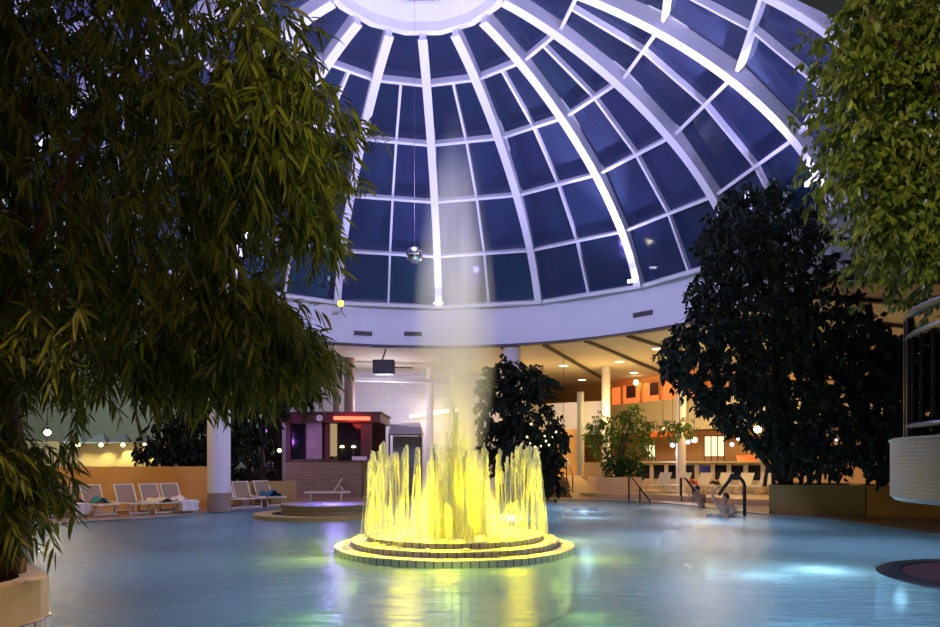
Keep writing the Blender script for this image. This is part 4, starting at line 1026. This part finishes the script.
t = thing('curved_handrail', 'thick dark curved handrail rising from the water beside the bather', 'handrail', (hx, hY, 0))
pts = [Vector((hx, hY, -1.0)), Vector((hx, hY, .3)), Vector((hx, hY, .95))]
for k in range(1, 9):
    a = PI * k / 16; pts.append(Vector((hx - .28*(1-math.cos(a)) - .05*k/8, hY + .02*k, .95 + .34*math.sin(a))))
pts += [W(729, 481, hY+.3), W(722, 490, hY+.4), W(719, 495, hY+.45)]
MB().tube(pts, .055, 10).build('rail', M['rail'], t, True)

# ------------------------------------------------------------------ people
def person(loc, rz, J, lb, hair_long=False):
    """J: joints in the local frame; one continuous skinned body"""
    V, E, R = [], [], []
    def add(p, r, parent=None):
        V.append(Vector(p)); R.append(r)
        if parent is not None: E.append((parent, len(V)-1))
        return len(V) - 1
    pel = add(J['pelvis'], .135); sp = add(Vector(J['pelvis']).lerp(Vector(J['chest']), .5), .118, pel); ch = add(J['chest'], .135, sp)
    nk = add(J['neck'], .058, ch); hd0 = add(Vector(J['neck']).lerp(Vector(J['head']), .55), .055, nk); hd = add(J['head'], .088, hd0)
    for s in ('l', 'r'):
        sh = add(J['sh_'+s], .066, ch); m1 = add(Vector(J['sh_'+s]).lerp(Vector(J['el_'+s]), .5), .048, sh); el = add(J['el_'+s], .040, m1)
        m2 = add(Vector(J['el_'+s]).lerp(Vector(J['wr_'+s]), .4), .038, el); wr = add(J['wr_'+s], .026, m2)
        hp = add(J['ha_'+s], .030, wr)
        d = (Vector(J['ha_'+s]) - Vector(J['wr_'+s])).normalized(); sd = d.cross(Vector((0, 0, 1))); sd = sd.normalized() if sd.length > .1 else Vector((1, 0, 0))
        dwn = d.cross(sd).normalized(); dwn = -dwn if dwn.z > 0 else dwn
        for q, ln in zip((-1.5, -.5, .5, 1.5), (.062, .078, .074, .056)):
            b = Vector(J['ha_'+s]) + d*.03 + sd*q*.021; f1 = add(b, .0105, hp); f2 = add(b + d*ln*.55 + dwn*.006, .0095, f1); add(b + d*ln*.85 + dwn*ln*.5, .008, f2)
        th = add(Vector(J['wr_'+s]) + d*.035 + sd*.036, .012, wr); add(Vector(J['wr_'+s]) + d*.075 + sd*.062 + dwn*.01, .010, th)
        hp_ = add(J['hi_'+s], .098, pel); m3 = add(Vector(J['hi_'+s]).lerp(Vector(J['kn_'+s]), .5), .078, hp_); kn = add(J['kn_'+s], .056, m3)
        m4 = add(Vector(J['kn_'+s]).lerp(Vector(J['an_'+s]), .35), .056, kn); an = add(J['an_'+s], .036, m4); add(J['to_'+s], .034, an)
    # every bone a closed tapered limb, every joint a ball; the remesh below grows them into one continuous skin
    lb_ = MB()
    for a_, b_ in E:
        if (V[a_] - V[b_]).length > 1e-3: lb_.tube([V[a_], V[a_].lerp(V[b_], .5), V[b_]], [R[a_], (R[a_]+R[b_])/2, R[b_]], 14)
    for v_, r_ in zip(V, R): lb_.sphere(v_, r_, 14, 9)
    # broaden the chest and hips sideways
    sx_ = (Vector(J['sh_r']) - Vector(J['sh_l'])).normalized()
    for t_ in (.25, .5, .75): lb_.sphere(Vector(J['sh_l']).lerp(Vector(J['sh_r']), t_).lerp(Vector(J['chest']), .45), .105, 14, 9)
    for t_ in (.2, .5, .8): lb_.sphere(Vector(J['hi_l']).lerp(Vector(J['hi_r']), t_) + Vector((0, 0, .03)), .115, 14, 9)
    m2_ = bpy.data.meshes.new('limbs'); m2_.from_pydata(lb_.v, [], lb_.f)
    # head shell with nose, brow, chin, ears
    f = Vector(J['face']).normalized(); hc = Vector(J['head']); upv = Vector((0, 0, 1)); upv = (upv - f*upv.dot(f)).normalized(); sd = f.cross(upv)
    hb = MB(); hb.sphere((0, 0, 0), 1, 20, 14)
    vs = []
    for v in hb.v:
        x, y, z = v; k = 1 - .22*max(0, -z)**1.5
        p = sd*(x*.078*k) + f*(y*.098*(k if y > 0 else 1)) + upv*(z*.118)
        vs.append(hc + p)
    hb.v = [tuple(p) for p in vs]
    b = len(hb.v)
    def lump(c, r):
        q = MB(); q.sphere((0, 0, 0), 1, 10, 8); o_ = len(hb.v)
        hb.v += [tuple(hc + sd*(c[0]+v[0]*r[0]) + f*(c[1]+v[1]*r[1]) + upv*(c[2]+v[2]*r[2])) for v in q.v]
        for fc in q.f: hb.face([o_+i for i in fc])
    lump((0, .098, -.015), (.013, .020, .026)); lump((0, .082, -.06), (.026, .014, .008)); lump((0, .075, -.09), (.03, .02, .02))
    for s in (-1, 1): lump((s*.078, -.005, -.01), (.010, .020, .032)); lump((s*.03, .086, .02), (.017, .010, .008))
    bm = bmesh.new(); bm.from_mesh(m2_)
    hm = bpy.data.meshes.new('h'); hm.from_pydata(hb.v, [], hb.f); bm.from_mesh(hm); bmesh.ops.recalc_face_normals(bm, faces=bm.faces); bm.to_mesh(m2_); bm.free()
    o = bpy.data.objects.new('rm', m2_); COL.objects.link(o)
    rm = o.modifiers.new('r', 'REMESH'); rm.mode = 'VOXEL'; rm.voxel_size = .0065; rm.use_smooth_shade = True
    sm_ = o.modifiers.new('sm', 'SMOOTH'); sm_.factor = .5; sm_.iterations = 4
    dg = bpy.context.evaluated_depsgraph_get(); body = bpy.data.meshes.new_from_object(o.evaluated_get(dg)); bpy.data.objects.remove(o)
    body.name = 'person'; body.materials.clear(); body.materials.append(M['skin'])
    po = bpy.data.objects.new('person', body); COL.objects.link(po); po.location = loc; po.rotation_euler = (0, 0, rz); tag(po, lb, 'person')
    h = MB(); h.sphere((0, 0, 0), 1, 20, 14); hv = []
    for v in h.v:
        x, y, z = v; yy = y if y < .2 else .2; zz = z if z > -.45 else -.45
        if y > .0 and z < .25: zz = max(z, .25); 
        hv.append(tuple(hc + sd*(x*.090) + f*(yy*.110 - .004) + upv*(zz*.128 + .008)))
    h.v = hv; h.build('hair', M['hair'], po, True, False)
    pv = Vector(J['pelvis']); dr = (Vector(J['chest'])-pv).normalized()
    sh_ = MB(); sh_.tube([pv - dr*.12, pv - dr*.02, pv + dr*.10], [.165, .175, .150], 18, False); sh_.build('swim_shorts', M['swim'], po, True, False)
    return po
# bather by the curved handrail: chest-deep, leaning towards the rail, arm on it
bp_ = W(729, 498, 21.4)
J = dict(pelvis=(.02, -.05, -.42), chest=(-.10, .02, .02), neck=(-.06, .06, .24), head=(0, .10, .40 - .02), face=(-.7, .5, -.35),
         sh_l=(-.24, .14, .16), el_l=(-.34, .28, .42), wr_l=(-.28, .20, .62), ha_l=(-.24, .12, .68),
         sh_r=(.10, -.08, .14), el_r=(.18, -.26, -.06), wr_r=(-.04, -.40, -.10), ha_r=(-.12, -.44, -.10),
         hi_l=(-.08, 0, -.50), kn_l=(-.16, .06, -.72), an_l=(.0, -.02, -1.06+.12), to_l=(-.14, .06, -.97), hi_r=(.12, -.10, -.50), kn_r=(.06, -.22, -.74), an_r=(.18, -.08, -.95), to_r=(.06, -.16, -.97))
J = {k: tuple(Vector(v) + Vector((0, 0, .08))) for k, v in J.items()}
for k in ('an_l', 'to_l', 'an_r', 'to_r'): J[k] = (J[k][0], J[k][1], -1.12)
person((W(727, 0, 20.0).x, 20.0, .16), 0, J, 'dark haired bather chest-deep in the water reaching for the curved handrail')
b2 = W(700.5, 492, 24.6)
J = dict(pelvis=(0, 0, -.10), chest=(-.06, .12, .34), neck=(-.08, .20, .56), head=(-.10, .26, .70), face=(-.3, 1, -.4),
         sh_l=(-.24, .14, .47), el_l=(-.36, .30, .28), wr_l=(-.33, .50, .40), ha_l=(-.31, .58, .45),
         sh_r=(.11, .17, .46), el_r=(.22, .30, .26), wr_r=(.12, .50, .34), ha_r=(.08, .58, .37),
         hi_l=(-.09, .01, -.19), kn_l=(-.14, .14, -.56), an_l=(-.13, .02, -.94), to_l=(-.15, .16, -.97), hi_r=(.11, -.02, -.18), kn_r=(.14, .10, -.56), an_r=(.13, -.07, -.94), to_r=(.16, .06, -.97))
person((b2.x, 24.4, .0), 0, J, 'bather standing waist-deep beside the right pool ladder, back turned')
# splash beside the bather
q = MB(); X, Y = W(722, 0, 20.4).x, 20.4
for k in range(26): q.sphere((X + rg.uniform(-.45, .45), Y + rg.uniform(-.3, .3), .02), (rg.uniform(.06, .16), rg.uniform(.06, .14), rg.uniform(.03, .09)), 8, 6)
tag(q.build('splash_foam', M['foam'], smooth=True), 'white splashing foam around the bather at the curved handrail', 'foam', kind='stuff')

# ------------------------------------------------------------------ plants
def leaves(name, P_, D_, Nn, Ln, Wd, mat, parent, droop=.25):
    """one mesh of folded leaves: P_ bases, D_ directions, Nn face normals"""
    k = len(P_)
    D_ = D_ / np.linalg.norm(D_, axis=1, keepdims=True)
    Sd = np.cross(D_, Nn); Sd /= np.maximum(np.linalg.norm(Sd, axis=1, keepdims=True), 1e-6)
    Up = np.cross(Sd, D_)
    Ln = Ln[:, None]; Wd = Wd[:, None]
    def pt(t, s, up): return P_ + D_*Ln*t + Sd*Wd*s + Up*(up*Ln) - np.array([0, 0, 1])*(droop*Ln*t*t)
    vs = np.stack([pt(0, 0, 0), pt(.30, -.5, .02), pt(.30, .5, .02), pt(.68, -.40, .01), pt(.68, .40, .01), pt(1, 0, 0), pt(.30, 0, -.03), pt(.68, 0, -.03)], 1).reshape(-1, 3)
    F_ = np.array([[0,6,1],[0,2,6],[1,6,7],[1,7,3],[6,2,4],[6,4,7],[3,7,5],[7,4,5]])
    fs = (np.arange(k)[:, None, None]*8 + F_[None]).reshape(-1, 3)
    me = bpy.data.meshes.new(name)
    me.vertices.add(len(vs)); me.vertices.foreach_set('co', vs.ravel())
    me.loops.add(fs.size); me.loops.foreach_set('vertex_index', fs.ravel().astype(np.int32))
    me.polygons.add(len(fs)); me.polygons.foreach_set('loop_start', np.arange(0, fs.size, 3, dtype=np.int32)); me.polygons.foreach_set('loop_total', np.full(len(fs), 3, dtype=np.int32))
    me.update(calc_edges=True); me.validate(); me.materials.append(mat)
    me.polygons.foreach_set('use_smooth', [True]*len(me.polygons))
    o = bpy.data.objects.new(name, me); COL.objects.link(o)
    if parent is not None:
        o.parent = parent; o.matrix_parent_inverse = parent.matrix_basis.inverted()
    return o
def in_poly(x, y, poly):
    ins = False; j = len(poly) - 1
    for i in range(len(poly)):
        xi, yi = poly[i]; xj, yj = poly[j]
        if (yi > y) != (yj > y) and x < (xj-xi)*(y-yi)/(yj-yi)+xi: ins = not ins
        j = i
    return ins
def scatter(poly, n, Ya, Yb):
    """random anchor points inside an outline drawn at the plant's own middle depth"""
    xs = [p[0] for p in poly]; ys = [p[1] for p in poly]; out = []
    while len(out) < n:
        x, y = rng.uniform(min(xs), max(xs)), rng.uniform(min(ys), max(ys))
        if in_poly(x, y, poly):
            Ym = (Ya + Yb)/2; w_ = W(x, y, Ym); out.append((w_.x, Ym + (rng.uniform(-.5, .5))*(Yb-Ya), w_.z))
    return np.array(out)
def sprays(anch, per, twig, ldir, spread, Ll, Lw):
    """leaves in sprays: each anchor is the start of a drooping twig with leaves along it"""
    P_, D_, N_, Ln, Wd = [], [], [], [], []; tw = []
    for a in anch:
        d = np.array(ldir) + rng.normal(0, spread, 3); d /= np.linalg.norm(d); L = twig * rng.uniform(.6, 1.3); p = a.copy(); pts = [p.copy()]
        for k in range(per):
            t = k / per; q = a + d*L*t - np.array([0, 0, .35*L*t*t])
            sd = rng.normal(0, 1, 3); sd -= d*sd.dot(d); sd /= np.linalg.norm(sd)
            P_.append(q); dd = d*.55 + sd*.75 + np.array([0, 0, -.45]); D_.append(dd)
            N_.append(rng.normal(0, .6, 3) + np.array([0, -.2, 1])); s = rng.uniform(.65, 1.15); Ln.append(Ll*s); Wd.append(Lw*s)
        tw.append([tuple(a), tuple(a + d*L*.5 - np.array([0, 0, .09*L])), tuple(a + d*L - np.array([0, 0, .35*L]))])
    return (np.array(P_), np.array(D_), np.array(N_), np.array(Ln), np.array(Wd)), tw
def branches(tw, r, mat, parent, every=3):
    q = MB()
    for k, t in enumerate(tw):
        if k % every == 0: q.tube(t, [r, r*.8, r*.4], 4, False)
    return tag(q.build('twigs', mat, parent, True), kind='stuff')
def limbs(base, targets, r0, mat, parent, name='trunk', bend=.3):
    q = MB()
    for tg in targets:
        a, b = Vector(base), Vector(tg); m_ = a.lerp(b, .5) + Vector((rng.uniform(-bend, bend), rng.uniform(-bend, bend), .25*(b-a).length*.4))
        pts = [a*(1-t)**2 + m_*2*t*(1-t) + b*t*t for t in np.linspace(0, 1, 9)]
        q.tube(pts, [r0*(1-.8*k/8) for k in range(9)], 7)
    return q.build(name, mat, parent, True)

# near left tree with long hanging leaves
OUT_A = [(-160, -140), (270, -140), (262, -30), (280, 20), (320, 70), (318, 105), (318, 160), (325, 190), (272, 205), (236, 228), (240, 262), (268, 290), (290, 312), (275, 335), (230, 350), (150, 370), (90, 375), (40, 385), (40, 420), (50, 470), (10, 500), (-160, 520)]
tA = thing('long_leaved_tree', 'large near tree with long narrow drooping olive leaves at the left', 'tree', (-4.5, 6.15, .62))
anA = np.concatenate([scatter(OUT_A, 2300, 4.7, 7.6), scatter([(235, 100), (300, 60), (335, 75), (322, 110), (322, 180), (343, 197), (296, 208), (240, 215), (235, 160)], 210, 4.7, 6.4), scatter([(235, 270), (285, 292), (305, 318), (250, 335), (200, 300)], 110, 4.7, 6.4)])
anA = np.concatenate([anA, scatter([(-160, -120), (225, -120), (225, 40), (240, 120), (215, 220), (215, 300), (235, 340), (-160, 380)], 1100, 7.2, 8.6), scatter([(150, 350), (240, 352), (320, 330), (318, 352), (250, 372), (160, 376)], 150, 5.4, 7.0), scatter([(-60, 400), (10, 420), (36, 460), (30, 510), (-10, 530), (-60, 540)], 170, 5.2, 6.4)])
anA = anA[anA[:, 2] < SOFFIT - .35]
data, tw = sprays(anA, 15, .36, (.25, -.1, -.45), .45, .18, .032)
px_ = 470 + F*data[0][:, 0]/data[0][:, 1]; py_ = Y0 - F*(data[0][:, 2]-EYE)/data[0][:, 1]
keep = np.hypot(px_-44, py_-422) > 22
keep &= ~((px_ > 78) & (py_ > 418))
data = tuple(d[keep] for d in data)
leaves('foliage', *data, M['leaf_long'], tA, .35)
branches(tw, .004, M['bark'], tA, 4)
limbs((-4.42, 6.2, .55), [(-4.7, 6.1, 3.2), (-4.55, 6.3, 2.2)], .15, M['bark'], tA, 'trunk', .05)
limbs((-4.62, 6.2, 2.6), [tuple(anA[i]) for i in range(0, 2000, 250)], .03, M['bark'], tA, 'branch')
MB().tube([(-4.35, 6.2, .55), (-4.28, 6.22, 1.3), (-4.40, 6.25, 2.4), (-4.30, 6.2, 3.6), (-4.1, 6.1, 5.2)], [.13, .10, .09, .08, .05], 9).build('stem', M['bark'], tA, True)

# dark tree behind the left loungers
OUT_B = [(128, 452), (150, 436), (172, 405), (190, 385), (230, 370), (290, 365), (322, 384), (308, 402), (280, 410), (266, 430), (268, 470), (255, 486), (232, 489), (205, 465), (165, 462)]
tB = thing('dark_ficus_tree', 'dark leafy tree behind the round white column and left loungers', 'tree', (-8.6, 27.4, .03))
anB = scatter(OUT_B, 1000, 26.2, 28.6)
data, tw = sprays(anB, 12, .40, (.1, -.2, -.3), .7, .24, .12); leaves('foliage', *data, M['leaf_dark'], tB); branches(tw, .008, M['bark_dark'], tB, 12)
limbs((-8.6, 27.4, .03), [tuple(anB[i]) for i in range(0, 600, 120)], .12, M['bark_dark'], tB)

# middle tree
OUT_C = [(478, 385), (486, 366), (505, 360), (528, 366), (545, 372), (556, 382), (545, 396), (548, 412), (566, 430), (566, 444), (558, 470), (560, 492), (540, 492), (520, 470), (490, 470), (478, 440)]
tC = thing('dark_ficus_tree', 'dark leafy tree directly behind the fountain, strung with tiny lights', 'tree', (W(520, 0, 29).x, 28.6, .6))
anC = scatter(OUT_C, 800, 27.2, 29.0)
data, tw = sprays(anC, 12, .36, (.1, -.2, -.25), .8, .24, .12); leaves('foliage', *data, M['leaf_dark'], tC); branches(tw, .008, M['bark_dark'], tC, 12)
limbs((W(520, 0, 29).x, 28.6, .6), [tuple(anC[i]) for i in range(0, 520, 120)], .11, M['bark_dark'], tC)
q = MB()
for px, py in ((527, 437), (530, 443), (535, 447), (541, 446), (546, 441), (549, 445), (552, 437), (545, 436), (556, 432), (531, 424)):
    q.sphere(W(px, py, 27.2 + rg.uniform(0, .3)), .035, 8, 6)
fl_ = q.build('fairy_lights', M['lamp_warm'], tC, True)

# big dark round tree on the right
OUT_D = [(716, 205), (740, 188), (775, 180), (800, 195), (815, 215), (838, 232), (848, 262), (866, 285), (880, 320), (900, 345), (905, 380), (900, 440), (893, 474), (850, 476), (808, 470), (785, 455), (760, 448), (735, 430), (705, 412), (688, 392), (664, 372), (656, 352), (672, 335), (690, 322), (694, 285), (703, 262), (700, 232)]
tD = thing('dark_ficus_tree', 'huge dark round tree rising from the tan planter at the right', 'tree', (W(785, 0, 21.6).x, 21.6, .9))
anD = []
while len(anD) < 2900:
    x, y = rng.uniform(655, 906), rng.uniform(178, 486)
    if not in_poly(x, y, OUT_D): continue
    w_ = W(x, y, rng.uniform(16.0, 21.6))
    if w_.z > SOFFIT - .8 and math.hypot(w_.x - DX, w_.y - DY) > DR - .9: continue
    if w_.z < 1.5 and w_.y < 20.9: continue
    anD.append(tuple(w_))
anD = np.array(anD)
data, tw = sprays(anD, 12, .34, (0, -.2, -.3), .8, .19, .10); px_ = 470 + F*data[0][:, 0]/data[0][:, 1]; py_ = Y0 - F*(data[0][:, 2]-EYE)/data[0][:, 1]
keep = np.ones(len(px_), bool)
for gx, gy, gr in ((757.5, 429.5, 9), (784, 440, 6), (836.5, 440, 6), (738, 439, 5), (732, 444, 5)): keep &= np.hypot(px_-gx, py_-gy) > gr
data = tuple(d[keep] for d in data)
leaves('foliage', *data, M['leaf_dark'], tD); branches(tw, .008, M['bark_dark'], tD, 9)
bD = (W(785, 0, 21.6).x, 21.6, .9)
limbs(bD, [tuple(anD[i]) for i in range(0, 2900, 260)], .10, M['bark_dark'], tD)
q = MB()
for k in range(7):
    x = W(766 + k*9, 0, 21.6).x; q.tube([(x, 21.7, .9), (x + rg.uniform(-.1, .1), 21.6, 1.6), (x + rg.uniform(-.4, .4), 21.0, 3.2)], [.07, .05, .05], 7)
q.build('stems', M['bark_dark'], tD, True)
leaves_D2 = None

# dark tree behind the balcony
tI = thing('dark_ficus_tree', 'dark leafy tree behind the round grey balcony and its railing', 'tree', (13.2, 21.3, .9))
anI = []
while len(anI) < 1100:
    w_ = W(rng.uniform(893, 1010), rng.uniform(335, 482), rng.uniform(17.8, 20.8))
    if w_.z < 1.5 and w_.y < 19.5: continue
    anI.append(tuple(w_))
anI = np.array(anI)
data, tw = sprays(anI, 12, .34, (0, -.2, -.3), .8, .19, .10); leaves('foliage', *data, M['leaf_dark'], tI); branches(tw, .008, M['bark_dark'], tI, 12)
limbs((13.2, 21.2, .9), [tuple(anI[i]) for i in range(0, 1100, 160)], .09, M['bark_dark'], tI)

# near right tree with glossy leaves
OUT_E = [(842, -120), (842, -20), (846, 15), (850, 40), (826, 62), (826, 72), (848, 84), (846, 110), (838, 124), (850, 150), (838, 168), (836, 184), (862, 196), (868, 222), (872, 244), (880, 262), (902, 268), (915, 290), (960, 300), (1150, 330), (1150, -120)]
tE = thing('glossy_leaved_tree', 'near tree with small glossy yellow green leaves at the upper right', 'tree', (6.6, 6.4, .03))
anE = np.concatenate([scatter(OUT_E, 2100, 5.9, 7.8), scatter([(838, 0), (945, 0), (945, 280), (905, 268), (872, 240), (850, 190), (832, 175), (845, 110), (825, 68)], 800, 5.8, 6.6)])
anE = anE[anE[:, 2] < SOFFIT - .25]
data, tw = sprays(anE, 13, .22, (-.15, -.15, -.35), .5, .082, .042); leaves('foliage', *data, M['leaf_round'], tE, .3); branches(tw, .004, M['bark'], tE, 2)
limbs((6.7, 6.7, .03), [(6.6, 6.7, 3.0)], .16, M['bark'], tE, 'trunk', .1)
limbs((6.6, 6.7, 2.8), [tuple(anE[i]) for i in range(0, 2300, 230)], .04, M['bark'], tE, 'branch')

# bush and trimmed hedge on the far right planters
OUT_F = [(584, 436), (590, 420), (602, 412), (612, 416), (625, 410), (637, 404), (640, 415), (652, 425), (655, 440), (648, 456), (600, 458), (590, 448)]
tF = thing('green_bush', 'loose bright green bush above the trimmed hedge', 'bush', (W(618, 0, 32).x, 32.2, .9))
anF = scatter(OUT_F, 420, 32.5, 33.2); data, tw = sprays(anF, 10, .35, (0, -.2, .2), .8, .16, .07); leaves('foliage', *data, M['leaf_mid'], tF); branches(tw, .012, M['bark_dark'], tF)
limbs((W(618, 0, 32).x, 32.2, .9), [tuple(anF[i]) for i in range(0, 330, 40)], .05, M['bark_dark'], tF)
tG = thing('trimmed_hedge', 'dense dark green rounded hedge in the curved planter', 'hedge', (W(621, 0, 31.8).x, 31.8, .9))
anG = scatter([(602, 462), (610, 456), (636, 456), (643, 464), (642, 480), (604, 481)], 520, 31.2, 31.9); data, tw = sprays(anG, 10, .15, (0, -.3, .2), .9, .10, .05); leaves('foliage', *data, M['leaf_hedge'], tG)
branches(tw, .01, M['bark_dark'], tG, 4)
tH = thing('hanging_plant', 'green trailing plant around the white restaurant column', 'plant', (W(677, 0, 32).x, 31.2, 2.8))
anH = scatter([(652, 424), (668, 420), (690, 422), (700, 430), (690, 437), (660, 438)], 110, 30.6, 31.8); data, tw = sprays(anH, 9, .3, (0, -.2, -.1), .9, .14, .06); leaves('foliage', *data, M['leaf_mid'], tH); branches(tw, .012, M['bark_dark'], tH, 2)
MB().tube([(W(681, 0, 31).x, 31.2, 3.0), (W(681, 0, 31).x, 31.2, SOFFIT)], .02, 5).build('cord', M['dark_trim'], tH)
